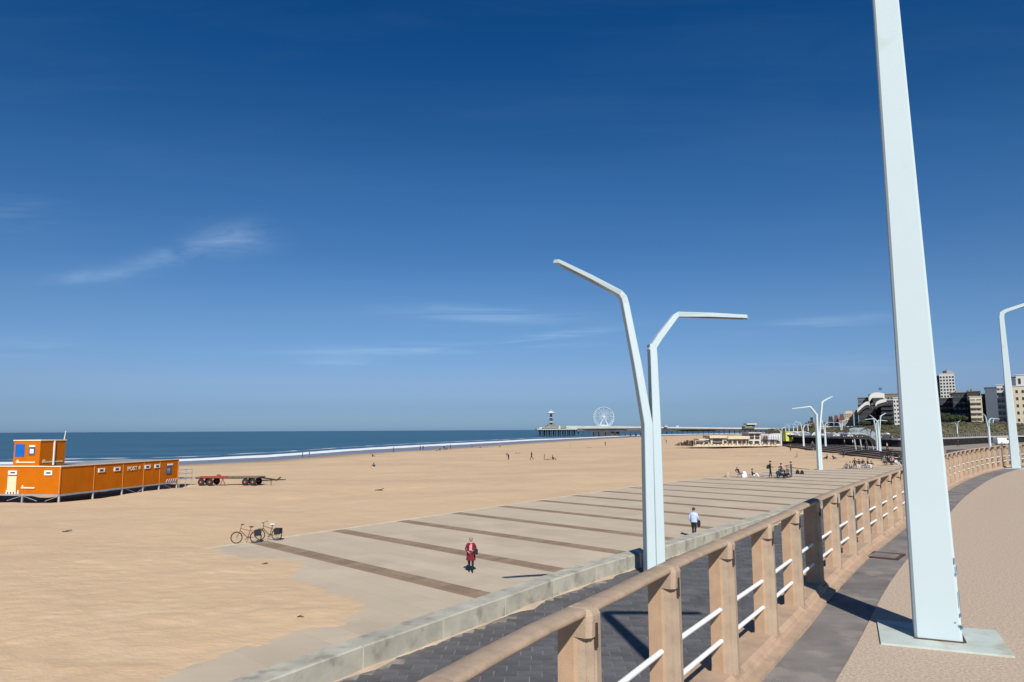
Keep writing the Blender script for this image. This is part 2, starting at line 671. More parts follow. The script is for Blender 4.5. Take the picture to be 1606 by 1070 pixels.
def sm(a, b, x):  # smooth step; a > b gives a falling step
    t = np.clip((x - a) / (b - a), 0, 1)
    return t * t * (3 - 2 * t)


# waterline (edge of the wet strip), world
WET_PX = [(-400, 742), (-100, 736.5), (120, 733), (282, 729.5), (380, 725), (440, 721.5), (554, 712), (669, 706), (784, 698), (841, 694.3), (900, 690.6), (1000, 685), (1080, 682.5), (1200, 680)]
FB_PX = [(-400, 735), (-100, 731), (120, 728), (282, 724.5), (380, 720), (440, 716.8), (554, 708), (669, 701), (784, 694.6), (841, 691.2), (900, 688.4), (1000, 683.8), (1080, 681.8), (1200, 679.4)]
FT_PX = [(-400, 729.5), (-100, 726.5), (120, 724), (282, 720.8), (380, 716), (440, 712.8), (554, 704.6), (669, 698), (784, 692.4), (841, 689.4), (900, 686.8), (1000, 682.6), (1080, 680.8), (1200, 678.8)]
WET = [PZ(x, y, Z_SEA) for x, y in WET_PX]
FB = [PZ(x, y, Z_SEA) for x, y in FB_PX]
FT = [PZ(x, y - (0.7 if x < 900 else 0), Z_SEA) for x, y in FT_PX]
# terrace outline, seaward edge then far edge then the kerb wall side
SEAWARD = [Vector((-58, -20, 0)), Vector((-20.6, 38.5, 0))] + [PZ(x, y, Z_TER) for x, y in ((330, 860), (520, 833), (680, 809.4), (860, 783), (1007, 761.6), (1095, 751.5), (1194, 741), (1289, 736), (1345, 733.5), (1415, 729.5))]
WALL = [Vector((-22.5, -20, 0)), Vector((-6.0, 8.1, 0))] + [PZ(x, y, -2.03) for x, y in ((570, 1013), (695, 970), (789.6, 937.5), (866.7, 909.8), (928, 889.7), (1214, 807), (1269, 788))]
WALL += [Vector((19.6, 44.2, 0)), Vector((26, 51.5, 0)), Vector((36, 62, 0)), Vector((62, 88, 0)), Vector((96, 118, 0))]
for p in SEAWARD + WALL:
    p.z = 0
TERPOLY = [(p.x, p.y) for p in SEAWARD] + [(p.x, p.y) for p in reversed(WALL)]
SHORE = [(p.x, p.y) for p in WET]
DRIFT_PX = [(317, 859), (345, 866), (373, 876), (420, 877), (470, 881.6), (462, 896), (455, 909.6), (480, 915), (500, 924.5), (538, 941), (563, 960), (515, 980.5),
            (448, 995), (373, 1018), (306, 1036), (261, 1059), (242, 1070)]
DRIFT = [(PZ(x, y, Z_TER).x, PZ(x, y, Z_TER).y) for x, y in DRIFT_PX] + [(-12.5, 17.0), (-17, 12), (-28, 2), (-52, -20), (-90, -20), (-90, 60), (-24, 44.5)]


def build_sand():
    def axis(segs):
        out = [segs[0][0]]
        for a, b, st in segs:
            n = max(1, int(round((b - a) / st)))
            out += list(np.linspace(a, b, n + 1)[1:])
        return np.array(out)
    xs = axis([(-1500, -500, 80), (-500, -160, 12), (-160, -45, 2.5), (-45, -24, 0.7), (-24, -2, 0.16), (-2, 30, 0.8), (30, 130, 2.2), (130, 420, 12), (420, 1500, 80)])
    ys = axis([(-60, -10, 5), (-10, 14, 1.5), (14, 48, 0.16), (48, 110, 0.8), (110, 260, 2.2), (260, 700, 7), (700, 1600, 40), (1600, 2600, 200)])
    X, Y = np.meshgrid(xs, ys)
    ds = seg_dist(X, Y, SHORE)
    # sign: sea side is beyond the waterline (left/far)
    shorepoly = SHORE + [(3000, 2700), (3000, -500), (-700, -500), (-700, SHORE[0][1])]
    land = inside(X, Y, shorepoly)
    sgn = np.where(land, ds, -ds)
    dt = seg_dist(X, Y, [(p.x, p.y) for p in SEAWARD])
    t = np.clip(sgn / (sgn + dt + 1e-6), 0, 1)
    Z = Z_TER + 0.02 - (0.98) * (1 - sm(0.0, 0.62, t)) - 0.12
    Z = np.where(sgn < 0, -5.97 + sgn * 0.03, Z)
    Z = np.maximum(Z, -9)
    # low swells and dints
    nz = np.zeros(X.shape)
    flat = nz.ravel()
    xf, yf = X.ravel(), Y.ravel()
    tex = np.random.RandomState(3)

    def vnoise(x, y, sc, seed):
        rs = np.random.RandomState(seed)
        g = rs.rand(256, 256)
        u, v = x / sc, y / sc
        i, j = np.floor(u).astype(int), np.floor(v).astype(int)
        fu, fv = u - i, v - j
        fu, fv = fu * fu * (3 - 2 * fu), fv * fv * (3 - 2 * fv)
        a = g[i % 256, j % 256]
        b = g[(i + 1) % 256, j % 256]
        c = g[i % 256, (j + 1) % 256]
        d = g[(i + 1) % 256, (j + 1) % 256]
        return (a * (1 - fu) + b * fu) * (1 - fv) + (c * (1 - fu) + d * fu) * fv - 0.5
    # rotate so that ridges run along the beach
    ca, sa = math.cos(R_(57)), math.sin(R_(57))
    XR, YR = X * ca + Y * sa, -X * sa + Y * ca
    sw = 0.55 * vnoise(XR, YR * 2.2, 24, 1) + 0.22 * vnoise(XR, YR * 1.8, 9, 2) + 0.10 * vnoise(X, Y, 3.1, 3) + 0.05 * vnoise(X, Y, 1.1, 4) + 0.03 * vnoise(X, Y, .5, 5)
    near = sm(1.0, 16, dt) * sm(2, 30, sgn)
    fine = 0.10 * vnoise(X, Y, 2.3, 6) + 0.055 * vnoise(X, Y, 0.9, 7) + 0.035 * vnoise(X, Y, .42, 8)
    Z = Z + sw * near + fine * sm(0.0, 4, dt) * sm(2, 30, sgn) * 0.8
    # hollow dug under the stilted building to deepen its dark gap
    bx, by, br = -43.6, 72.0, math.atan2(-3.4, 18.0)
    cb_, sb_ = math.cos(-br), math.sin(-br)
    LX, LY = (X - bx) * cb_ - (Y - by) * sb_, (X - bx) * sb_ + (Y - by) * cb_
    hol = sm(1.6, -0.6, LX) * sm(-14, -11, LX) * sm(-1.0, 1.0, LY) * sm(21.5, 19.0, LY)
    Z = np.where(hol > 0, Z * (1 - hol) + hol * (-5.45), Z)
    # sand blown over the corner of the terrace
    di = seg_dist(X, Y, DRIFT, True)
    ind = inside(X, Y, DRIFT)
    sd_ = np.where(ind, di, -di)
    ter = inside(X, Y, TERPOLY)
    edge = sd_ + 0.35 * vnoise(X, Y, 2.1, 9) + 0.5 * vnoise(X, Y, 0.75, 10) + 0.55 * vnoise(X, Y, 0.36, 14)
    hd = np.clip(edge, -2, 9)
    hz = Z_TER + 0.012 + np.where(hd > 0, 0.20 * (1 - np.exp(-hd / 5.0)), hd * 0.05) + fine * sm(0.0, 2, hd) * 1.0
    Z = np.where(ter, np.where(edge > -2, np.maximum(hz, Z_TER - .08), Z_TER - 0.08), Z)
    blend = (~ter) & ind
    w = sm(0, 10, dt)
    Z = np.where(blend, hz * (1 - w) + Z * w, Z)
    # pull down wherever the boulevard, the upper deck and the town stand
    wp = [(p.x, p.y) for p in WALL]
    landside = wp + [(96, 118), (140, 128), (400, 128), (400, -60), (-60, -60)]
    ins = inside(X, Y, landside)
    Z = np.where(ins, Z_TER - 1.2, Z)
    ny, nx = X.shape
    vs = np.stack([X.ravel(), Y.ravel(), Z.ravel()], 1)
    idx = np.arange(nx * ny).reshape(ny, nx)
    fs = np.stack([idx[:-1, :-1].ravel(), idx[:-1, 1:].ravel(), idx[1:, 1:].ravel(), idx[1:, :-1].ravel()], 1)
    me = bpy.data.meshes.new('sand')
    me.vertices.add(len(vs))
    me.vertices.foreach_set('co', vs.ravel())
    me.loops.add(fs.size)
    me.loops.foreach_set('vertex_index', fs.ravel())
    me.polygons.add(len(fs))
    me.polygons.foreach_set('loop_start', np.arange(0, fs.size, 4))
    me.polygons.foreach_set('loop_total', np.full(len(fs), 4))
    me.update()
    me.validate()
    me.shade_smooth()
    wet = 1 - sm(0, 16, sgn + 6 * vnoise(XR, YR, 14, 12))
    a = me.attributes.new('wet', 'FLOAT', 'POINT')
    a.data.foreach_set('value', wet.ravel().astype(np.float32))
    me.materials.append(M['sand'])
    o = bpy.data.objects.new('sand', me)
    COL.objects.link(o)
    tag(o, kind='structure')
    return X, Y, Z, xs, ys


SX, SY, SZ, sxs, sys_ = build_sand()


def sand_z(x, y):
    i = int(np.clip(np.searchsorted(sxs, x) - 1, 0, len(sxs) - 2))
    j = int(np.clip(np.searchsorted(sys_, y) - 1, 0, len(sys_) - 2))
    tx = (x - sxs[i]) / (sxs[i + 1] - sxs[i])
    ty = (y - sys_[j]) / (sys_[j + 1] - sys_[j])
    a = SZ[j, i] * (1 - tx) + SZ[j, i + 1] * tx
    b = SZ[j + 1, i] * (1 - tx) + SZ[j + 1, i + 1] * tx
    return float(a * (1 - ty) + b * ty)


def on_sand(px, py):
    """point where the line of sight through a pixel meets the ground"""
    d = ray(px, py)
    z = -5.0
    for _ in range(12):
        t = (z - CZ) / d.z
        p = Vector((0, 0, CZ)) + d * t
        zz = max(sand_z(p.x, p.y), -6.0)
        if inside(np.array([p.x]), np.array([p.y]), TERPOLY)[0]:
            zz = max(zz, Z_TER)
        z = 0.5 * z + 0.5 * zz
    return Vector((p.x, p.y, z))


# sea, wet strip and foam
mb = MB()
n = len(FB)
far = [(-16000, -3000), (-16000, 24000), (24000, 24000), (24000, 2600)]
loop = [Vector((-3000, 60, Z_SEA))] + [Vector((p.x, p.y, Z_SEA)) for p in WET] + [Vector((1500, 1700, Z_SEA)), Vector((9000, 2600, Z_SEA)), Vector((24000, 2600, Z_SEA)), Vector((24000, 26000, Z_SEA)), Vector((-24000, 26000, Z_SEA)), Vector((-24000, 60, Z_SEA))]
mb.sheet(loop)
sea = tag(mb.build('sea', M['sea']), kind='structure')


def strip(name, A, B, mat, za, zb, per=10, dens=None, jitter=0.0, cross=4):
    a = catmull(A, per)
    b = catmull(B, per)
    vs, fs, dn = [], [], []
    for i, (p, q) in enumerate(zip(a, b)):
        for k in range(cross + 1):
            t = k / cross
            w = p.lerp(q, t)
            vs.append((w.x, w.y, lerp(za, zb, t)))
            dn.append(dens(t, i / len(a)) if dens else 0)
    c = cross + 1
    for i in range(len(a) - 1):
        for k in range(cross):
            fs.append((i * c + k, (i + 1) * c + k, (i + 1) * c + k + 1, i * c + k + 1))
    me = bpy.data.meshes.new(name)
    me.from_pydata(vs, [], fs)
    if dens:
        at = me.attributes.new('dens', 'FLOAT', 'POINT')
        at.data.foreach_set('value', dn)
    me.materials.append(mat)
    o = bpy.data.objects.new(name, me)
    COL.objects.link(o)
    return o


tag(strip('wet_shore', WET, FT, M['wetsand'], -5.972, -5.98, per=8), kind='structure')
tag(strip('surf_foam', FB, FT, M['foam'], -5.93, -5.93, per=14, dens=lambda t, s: 0.22 + 0.95 * math.sin(math.pi * t) ** 0.7), 'white foam of the wave breaking along the shore', 'foam', kind='stuff')
FB2 = [p.lerp(q, 1.55) for p, q in zip(FB, FT)]
FT2 = [p.lerp(q, 2.1) for p, q in zip(FB, FT)]
tag(strip('outer_foam', FB2, FT2, M['foam'], -5.93, -5.93, per=14, dens=lambda t, s: 0.02 + 0.50 * math.sin(math.pi * t)), 'thin broken foam of the second wave farther out', 'foam', kind='stuff')

# ------------------------------------------------------------------ terrace, its slabs and brown bands
mb = MB()
mb.sheet([(x, y, Z_TER - 0.012) for x, y in TERPOLY])
terrace = tag(mb.build('terrace', M['slabgap']), kind='structure')
# bands: far (seaward) and near (kerb) ends measured on the terrace plane
dS = poly_len(SEAWARD)
dW = poly_len(WALL)


def band_ends(px, py, qx, qy):
    a = PZ(px, py, Z_TER)
    b = PZ(qx, qy, Z_TER)
    return a, b


B1 = band_ends(405, 850, 765, 937)
B2 = band_ends(515, 833, 865, 900)
B3 = band_ends(620, 819, 960, 868)
dirv = ((B1[1] - B1[0]).normalized() + (B2[1] - B2[0]).normalized() + (B3[1] - B3[0]).normalized()).normalized()
starts = [(-200, None)]


def hit_line(p, d, pts):
    best = None
    for a, b in zip(pts, pts[1:]):
        e = b - a
        den = d.x * e.y - d.y * e.x
        if abs(den) < 1e-9:
            continue
        w = a - p
        t = (w.x * e.y - w.y * e.x) / den
        s = (w.x * d.y - w.y * d.x) / den
        if -1e-6 <= s <= 1 + 1e-6 and t > 0.2 and (best is None or t < best):
            best = t
    return best


# points where the bands start on the seaward edge
spx = [(405, 850), (515, 833), (620, 819), (715, 806), (800, 795)]
S0 = [PZ(x, y, Z_TER) for x, y in spx]
pts = [Vector((p.x, p.y, 0)) for p in S0]
arc0 = []
for p in pts:
    # nearest arc length on seaward edge
    best = min(range(0, 6000), key=lambda k: (at_len(SEAWARD, dS, k * 0.05)[0] - p).length)
    arc0.append(best * 0.05)
step = (arc0[4] - arc0[0]) / 4
arcs = [arc0[0] + step * k for k in range(0, 22)]
SLW, BANDW = step, 1.12
band_n = 0
slabs = MB()
bandmesh = {}
tw = math.atan2(dirv.y, dirv.x)
cnt = 0
for bi, s in enumerate(arcs):
    if s > dS[-1] - 1:
        continue
    p0, tg = at_len(SEAWARD, dS, s)
    L = hit_line(p0, Vector((dirv.x, dirv.y, 0)), WALL)
    if L is None:
        L = 60
    L = min(L, 60)
    # band bricks laid crosswise, 0.55 m wide each
    nb = int(L / 0.62)
    rest = MB()
    for k in range(nb):
        c = p0 + Vector((dirv.x, dirv.y, 0)) * ((k + 0.5) * L / nb)
        w = L / nb - 0.012
        if bi < 8 and cnt < 290:
            key = round(w, 3)
            if key not in bandmesh:
                q = MB()
                q.box((0, 0, 0), (w, BANDW, 0.02))
                o = q.build('paving_brick', M['band'])
                bandmesh[key] = o.data
            else:
                o = bpy.data.objects.new('paving_brick', bandmesh[key])
                COL.objects.link(o)
            o.location = (c.x, c.y, Z_TER - 0.004 + random.uniform(-.001, .002))
            o.rotation_euler = (0, 0, tw)
            o.parent = terrace
            cnt += 1
        else:
            rest.box((c.x, c.y, Z_TER - 0.004), (w, BANDW, 0.02), tw)
    if rest.v:
        tag(rest.build('paving_band', M['band'], terrace), kind='stuff')
# pale slabs: lines parallel to the bands, one joined part
dn = Vector((-dirv.y, dirv.x, 0))
tdir = (at_len(SEAWARD, dS, arcs[4] + 0.01)[1])
sw = abs(step * abs(tdir.dot(dn)))
row_n = 4
MAXX = 60
for bi, s in enumerate([arcs[0] - step * k for k in (7, 6, 5, 4, 3, 2, 1)] + arcs):
    if s < 0 or s > dS[-1] - 1:
        continue
    for r in range(row_n):
        off = (BANDW / 2 + (sw - BANDW) * (r + 0.5) / row_n) / max(0.2, abs(tdir.dot(dn)))
        p0, tg = at_len(SEAWARD, dS, s + off)
        L = hit_line(p0, Vector((dirv.x, dirv.y, 0)), WALL) or 40
        L = min(L, 60)
        wd = (sw - BANDW) / row_n - 0.012
        if bi < 7 and r == 0:
            # south of the first band there is no brown band, the slabs run on
            pb, _ = at_len(SEAWARD, dS, s)
            Lb = min(60, hit_line(pb, Vector((dirv.x, dirv.y, 0)), WALL) or 40)
            kb = 0.1
            while kb < Lb - 0.3:
                wb = min(2.4, Lb - kb) - 0.012
                cb2 = pb + Vector((dirv.x, dirv.y, 0)) * (kb + wb / 2)
                slabs.box((cb2.x, cb2.y, Z_TER - 0.006), (wb, BANDW - .012, 0.02), tw)
                kb += 2.4
        k = 0.05 + (1.2 if r % 2 else 0)
        if k > 1:
            c = p0 + Vector((dirv.x, dirv.y, 0)) * 0.62
            slabs.box((c.x, c.y, Z_TER - 0.006), (1.14, wd, 0.02), tw)
        while k < L - 0.3:
            w = min(2.4, L - k) - 0.012
            c = p0 + Vector((dirv.x, dirv.y, 0)) * (k + w / 2)
            slabs.box((c.x, c.y, Z_TER - 0.006 + random.uniform(-.0008, .0008)), (w, wd, 0.02), tw)
            k += 2.4
tag(slabs.build('paving_slabs', M['slab'], terrace), kind='stuff')

# pale concrete edging along the seaward side
M['edging'] = pm('pale_edging', (0.56, 0.47, 0.34), 0.06, 1.5, 0.9, rnd=.05)
s = dS[1] + 4
while s < dS[-1] - 4:
    a, ta = at_len(SEAWARD, dS, s)
    b, tb = at_len(SEAWARD, dS, s + 3.98)
    q = MB()
    na, nb_ = Vector((-ta.y, ta.x, 0)), Vector((-tb.y, tb.x, 0))
    p4 = [a - na * .02, b - nb_ * .02, b + nb_ * .38, a + na * .38]
    q.prism([(p.x, p.y) for p in p4], Z_TER - .3, Z_TER + 0.012)
    q.build('edge_block', M['edging'], terrace)
    s += 4.0

# ------------------------------------------------------------------ kerb wall (seat-high concrete blocks)
kw = thing('kerb_wall', 'long low grey concrete block wall between dark promenade and pale terrace', 'wall', (WALL[2].x, WALL[2].y, Z_BLV))
ks = poly_len(WALL)
s = dW[2] % 2.27
KT = -2.03
sc_ = 0
joint_mb = MB()
while s < dW[8] + 30:
    a, ta = at_len(WALL, dW, s + 0.02)
    b, tb = at_len(WALL, dW, s + 2.25)
    if (a - kw.location).length > 140:
        break
    na = Vector((ta.y, -ta.x, 0))
    sea_ = -na
    q = MB()
    h = KT - Z_BLV
    dz = random.uniform(-.004, .004)
    # near face is na side; block is 0.5 m deep towards the sea, small bevel on top edges
    prof = [(0.0, -0.05), (0.0, h - 0.025), (0.02, h), (0.50, h), (0.52, h - 0.025), (0.52, -2.6)]
    rs = []
    for P0 in (a, b):
        r = []
        for u, z in prof:
            w = P0 + sea_ * (u - 0.0) - kw.location
            r.append((w.x, w.y, z + dz))
        rs.append(r)
    q.rings(rs)
    o = q.build('concrete_block', M['kerb'], kw)
    mid = (a + b) / 2 - kw.location
    j0, _ = at_len(WALL, dW, s)
    jj = j0 + sea_ * 0.26 - kw.location
    joint_mb.box((jj.x, jj.y, h / 2 - 0.02), (0.05, 0.51, h - 0.03), math.atan2(ta.y, ta.x))
    s += 2.27
joint_mb.build('joint_mortar', M['cream'] if False else pm('mortar', (0.50, 0.46, 0.36), 0.05, 5, 0.9), kw)
# sand blown against the foot of the kerb
sm_ = MB()
s = 20.0
M['blown'] = pm('blown_sand', (0.44, 0.34, 0.25), 0.08, 1, 0.95, 0.3, 30)
ss, st = [], 0.35
rs_ = []
while s < dW[-1] - 2:
    a, ta = at_len(WALL, dW, s)
    na = Vector((ta.y, -ta.x, 0))
    w = max(0.012, 0.03 + 0.75 * max(0, mnoise.noise(Vector((s * 0.75, 1, 0)))) ** 1.2 + 0.12 * mnoise.noise(Vector((s * 2.1, 5, 0))))
    p1 = a - na * 0.01
    p2 = a + na * w
    rs_.append(((p1.x, p1.y, Z_BLV + 0.02 + 0.12 * w), (p2.x, p2.y, Z_BLV - 0.002)))
    s += st
vs = [p for r in rs_ for p in r]
fs = [(2 * i, 2 * i + 1, 2 * i + 3, 2 * i + 2) for i in range(len(rs_) - 1)]
sm_.add(vs, fs)
tag(sm_.build('blown_sand', M['blown']), 'thin ridge of pale sand blown against the foot of the kerb wall', 'sand', kind='stuff')

# ------------------------------------------------------------------ rail line, upper deck
RT_PX = [(860, 969), (942, 933.4), (1065.5, 873), (1147.7, 839), (1224, 806), (1271, 784), (1333, 760), (1411, 735)]
RTW = [PZ(x, y, 0.96) for x, y in RT_PX]
RAIL0 = [Vector((-9.0, -13.5, 0)), Vector((-4.2, -4.6, 0)), Vector((-1.60, -0.1, 0)), Vector((-0.30, 2.42, 0))] + [Vector((p.x, p.y, 0)) for p in RTW]
RAIL0 += [Vector((11.40, 20.35, 0)), Vector((16.6, 27.3, 0)), Vector((22.0, 33.4, 0)), Vector((30, 40.5, 0)), Vector((42, 49, 0)), Vector((60, 58, 0))]
RC = catmull(RAIL0, 10)
# smooth the measured points a little
for _ in range(12):
    RC = [RC[0]] + [(RC[i - 1] + RC[i] * 2 + RC[i + 1]) / 4 for i in range(1, len(RC) - 1)] + [RC[-1]]
RD = poly_len(RC)


def rail_at(s, v=0.0, z=0.0):
    """point at arc length s, offset v towards the deck (right), height z"""
    p, t = at_len(RC, RD, s)
    p1, t1 = at_len(RC, RD, max(0, s - 0.4))
    p2, t2 = at_len(RC, RD, min(RD[-1] - .01, s + 0.4))
    t = (t + t1 + t2).normalized()
    nrm = Vector((t.y, -t.x, 0))
    q = p + nrm * v
    return Vector((q.x, q.y, z)), t


def rail_strip(name, mat, v0, v1, z, s0, s1, ds=0.5, kind='structure', parent=None):
    vs, fs = [], []
    s = s0
    while s <= s1:
        a, _ = rail_at(s, v0(s) if callable(v0) else v0, z)
        b, _ = rail_at(s, v1(s) if callable(v1) else v1, z)
        vs += [a, b]
        s += ds
    fs = [(2 * i, 2 * i + 1, 2 * i + 3, 2 * i + 2) for i in range(len(vs) // 2 - 1)]
    q = MB()
    q.add(vs, fs)
    o = q.build(name, mat, parent)
    if kind:
        o['kind'] = kind
    return o


SEND = RD[-1] - 0.5
# s where a given depth is reached
s_ref = min((i * 0.05 for i in range(int(SEND / 0.05))), key=lambda s: abs(rail_at(s)[0].y - 3.47) + (0 if rail_at(s)[0].x > -2 else 9))
POST_S = [s_ref + 1.155 * k for k in range(-13, 50)]
# boundary between grey gutter and beige path
GB = [PZ(x, y, 0) for x, y in ((1320.5, 1070), (1367.8, 951), (1418, 872), (1491.7, 779), (1518.6, 759.7), (1561.7, 738), (1583, 730.6))]
GB = [Vector((-1.0, 0.2, 0)), Vector((0.9, 3.1, 0))] + GB + [Vector((31.5, 42.0, 0)), Vector((42.8, 48.0, 0)), Vector((60.5, 56.6, 0))]
GBC = catmull(GB, 8)


def gutter_v(s):
    p, t = rail_at(s)
    return 0.66 + 0.14 * float(sm(12, 24, np.array(p.y)))


# path sheet: right of the gutter line, out to the far side of the deck
q = MB()
path = [tuple(rail_at(1.0 + k * 0.8, gutter_v(1.0 + k * 0.8), 0.0)[0]) for k in range(int((SEND - 2) / 0.8))]
q.sheet(path + [(90, 56, 0), (90, -14, 0)])
tag(q.build('path', M['aggregate']), kind='structure')
# gutter slabs, each a piece of the deck edge
gut = tag(rail_strip('gutter_bed', M['gut_joint'], 0.205, lambda s: gutter_v(s) + 0.02, -0.014, 0.5, SEND, 0.5), kind='structure')
s = POST_S[0] + 0.2
while s < min(SEND - 2, POST_S[-1]):
    L = 1.155
    qs = MB()
    nseg = 3
    top, g0, g1 = [], [], []
    for k in range(nseg + 1):
        x = s + 0.009 + (L - 0.018) * k / nseg
        wv = 0.03 * math.sin(k * 1.3 + s * 3)
        x = x + (wv if 0 < k < nseg else 0)
        g0.append(rail_at(x, 0.219, 0)[0])
        g1.append(rail_at(x, gutter_v(x) - 0.004, 0)[0])
    dz = random.uniform(-0.004, 0.001) - 0.006
    qs.prism([(p.x, p.y) for p in g0] + [(p.x, p.y) for p in reversed(g1)], -0.05, dz)
    qs.build('gutter_stone', M['grey_strip'], gut)
    s += L
# drain cover
dc = thing('drain_cover', 'rusty brown steel drain cover set in the grey gutter strip', 'drain cover', PZ(1388, 872, 0.0) + Vector((0, 0, 0.004)), R_(52))
q = MB()
for sx_ in (-1, 1):
    q.box((sx_ * 0.235, 0, 0.003), (0.05, 0.42, 0.012))
    q.box((0, sx_ * 0.19, 0.003), (0.42, 0.05, 0.012))
M['rust'] = pm('rusty_steel', (0.085, 0.045, 0.035), 0.2, 12, 0.8)
q.build('frame', M['rust'], dc)
q = MB()
q.box((0, 0, 0.001), (0.42, 0.33, 0.008))
q.build('lid', M['grey_strip'], dc)

# retaining wall under the deck edge
rw = MB()
vs = []
s = 0.5
while s < SEND:
    a, _ = rail_at(s, -0.22, 0.0)
    vs.append(a)
    s += 0.8
fsv = [(p.x, p.y, 0.0) for p in vs] + [(p.x, p.y, Z_BLV - 2.5) for p in vs]
nn = len(vs)
rw.add(fsv, [(i, nn + i, nn + i + 1, i + 1) for i in range(nn - 1)])
inn = []
s = 0.5
while s < SEND:
    a, _ = rail_at(s, 0.10, 0.0)
    inn.append(a)
    s += 0.8
fsv = [(p.x, p.y, 0.0) for p in inn] + [(p.x, p.y, Z_BLV - 2.5) for p in inn]
rw.add(fsv, [(i, i + 1, nn + i + 1, nn + i) for i in range(nn - 1)])
rw.add([(p.x, p.y, 0.0) for p in vs] + [(p.x, p.y, 0.0) for p in inn], [(i, i + 1, nn + i + 1, nn + i) for i in range(nn - 1)])
tag(rw.build('retaining_wall', M['ledge']), 'pinkish concrete retaining wall holding up the upper walkway', 'wall')

# ------------------------------------------------------------------ balustrade
bal = thing('balustrade', 'beige concrete balustrade with white tube bars curving along the upper walkway', 'railing', (*rail_at(POST_S[14])[0][:2], 0.0))
bal.scale = (1, 1, 0.96)
BO = bal.location.copy()


def to_local(p):
    return Vector(p) - BO


# one post mesh: local x = along the rail (away), y = towards sea, z up. near face at x=-0.06
def post_mesh():
    q = MB()
    # plan (u along rail, v towards deck); wound with a groove in the chamfered face
    pl = [(-0.06, -0.075), (0.06, -0.075), (0.06, 0.088), (0.014, 0.088), (0.006, 0.080), (-0.002, 0.082), (-0.022, 0.066), (-0.026, 0.052), (-0.033, 0.054), (-0.038, 0.046),
          (-0.052, 0.022), (-0.06, 0.006)]
    rs = []
    for z, k in ((0.045, 1.06), (0.09, 1.0), (0.5, 0.985), (0.958, 0.97)):
        rs.append([(u * k, -v * k, z) for u, v in pl])
    q.rings([r[::-1] for r in rs])
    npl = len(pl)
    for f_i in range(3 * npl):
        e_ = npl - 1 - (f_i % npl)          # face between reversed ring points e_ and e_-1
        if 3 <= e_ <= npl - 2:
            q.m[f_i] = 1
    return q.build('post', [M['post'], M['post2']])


def bracket_mesh():
    q = MB()
    # haunch that swells under the handrail on the deck side
    rs = []
    for z, w, l, v0_ in ((0.87, 0.0885, 0.0590, -0.02), (0.90, 0.0888, 0.0595, -0.02), (0.93, 0.090, 0.0600, -0.02), (0.95, 0.093, 0.0605, -0.025), (0.968, 0.094, 0.061, -0.03), (0.982, 0.088, 0.059, -0.03), (0.994, 0.076, 0.053, -0.03), (1.0005, 0.058, 0.040, -0.02)):
        c = 0.022
        pl = [(-l, v0_), (-l, w - c), (-l + c, w), (l - c, w), (l, w - c), (l, v0_)]
        rs.append([(u, -v, z) for u, v in pl])
    q.rings(rs)
    return q.build('bracket', M['rail'])


def slot_mesh():
    q = MB()
    q.box((-0.0, -0.092, 0.875), (0.012, 0.012, 0.11))
    return q.build('slot', M['slot'])


p0 = post_mesh()
p0.parent = bal
b0 = bracket_mesh()
b0.parent = p0
s0 = slot_mesh()
s0.parent = p0
first = True
for k, s in enumerate(POST_S):
    if s > SEND - 1:
        break
    c, t = rail_at(s)
    if first:
        po = p0
        first = False
    else:
        po = p0.copy()
        COL.objects.link(po)
        po.parent = bal
        for ch in (b0, s0):
            c_ = ch.copy()
            COL.objects.link(c_)
            c_.parent = po
    po.location = to_local((c.x, c.y, random.uniform(-.002, .002)))
    po.rotation_euler = (0, 0, math.atan2(t.y, t.x) + random.uniform(-.012, .012))
    if k + 1 >= len(POST_S) or POST_S[k + 1] > SEND - 1:
        continue
    s2 = POST_S[k + 1]
    # handrail segment, rounded
    q = MB()
    rs = []
    for j in range(4):
        x = lerp(s + 0.003, s2 - 0.003, j / 3)
        cc, tt = rail_at(x)
        nn_ = Vector((tt.y, -tt.x, 0))
        ring = []
        sag = 0.0
        swell = 1.0 + (0.03 if j in (0, 3) else 0)
        for u, z in ((-0.034, 0.964), (-0.040, 0.974), (-0.038, 0.988), (-0.028, 0.997), (0.01, 1.0), (0.052, 0.998), (0.066, 0.989), (0.070, 0.976), (0.066, 0.966), (0.054, 0.961), (-0.024, 0.961)):
            w = to_local(cc + nn_ * u * swell)
            ring.append((w.x, w.y, z))
        rs.append(ring[::-1])
    q.rings(rs)
    o = q.build('handrail', M['rail'], bal)
    o.data.shade_smooth()
    o.data.set_sharp_from_angle(angle=R_(50))
    # white bars
    a, ta = rail_at(s + 0.064)
    b, tb = rail_at(s2 - 0.064)
    for z in (0.285, 0.505):
        q = MB()
        A, B = to_local(a), to_local(b)
        q.tube((A.x, A.y, z), (B.x, B.y, z), 0.0165, n=10)
        o = q.build('bar', M['white'], bal)
    # sill block between the posts
    q = MB()
    rs = []
    for j in range(3):
        x = lerp(s + 0.10, s2 - 0.10, j / 2)
        cc, tt = rail_at(x)
        nn_ = Vector((tt.y, -tt.x, 0))
        ring = []
        for u, z in ((-0.10, 0.045), (-0.085, 0.075), (0.075, 0.075), (0.11, 0.045)):
            w = to_local(cc + nn_ * u)
            ring.append((w.x, w.y, z))
        rs.append(ring)
    q.rings(rs)
    q.build('sill', M['ledge'], bal)
    # plinth slab, one per bay
    q = MB()
    rs = []
    for j in range(4):
        x = lerp(s + 0.004, s2 - 0.004, j / 3)
        cc, tt = rail_at(x)
        nn_ = Vector((tt.y, -tt.x, 0))
        ring = []
        for u, z in ((-0.25, 0.002), (-0.24, 0.045), (0.115, 0.045), (0.13, 0.018), (0.208, 0.012), (0.213, -0.05)):
            w = to_local(cc + nn_ * u)
            ring.append((w.x, w.y, z))
        rs.append(ring)
    q.rings(rs)
    q.build('plinth', M['ledge'], bal)

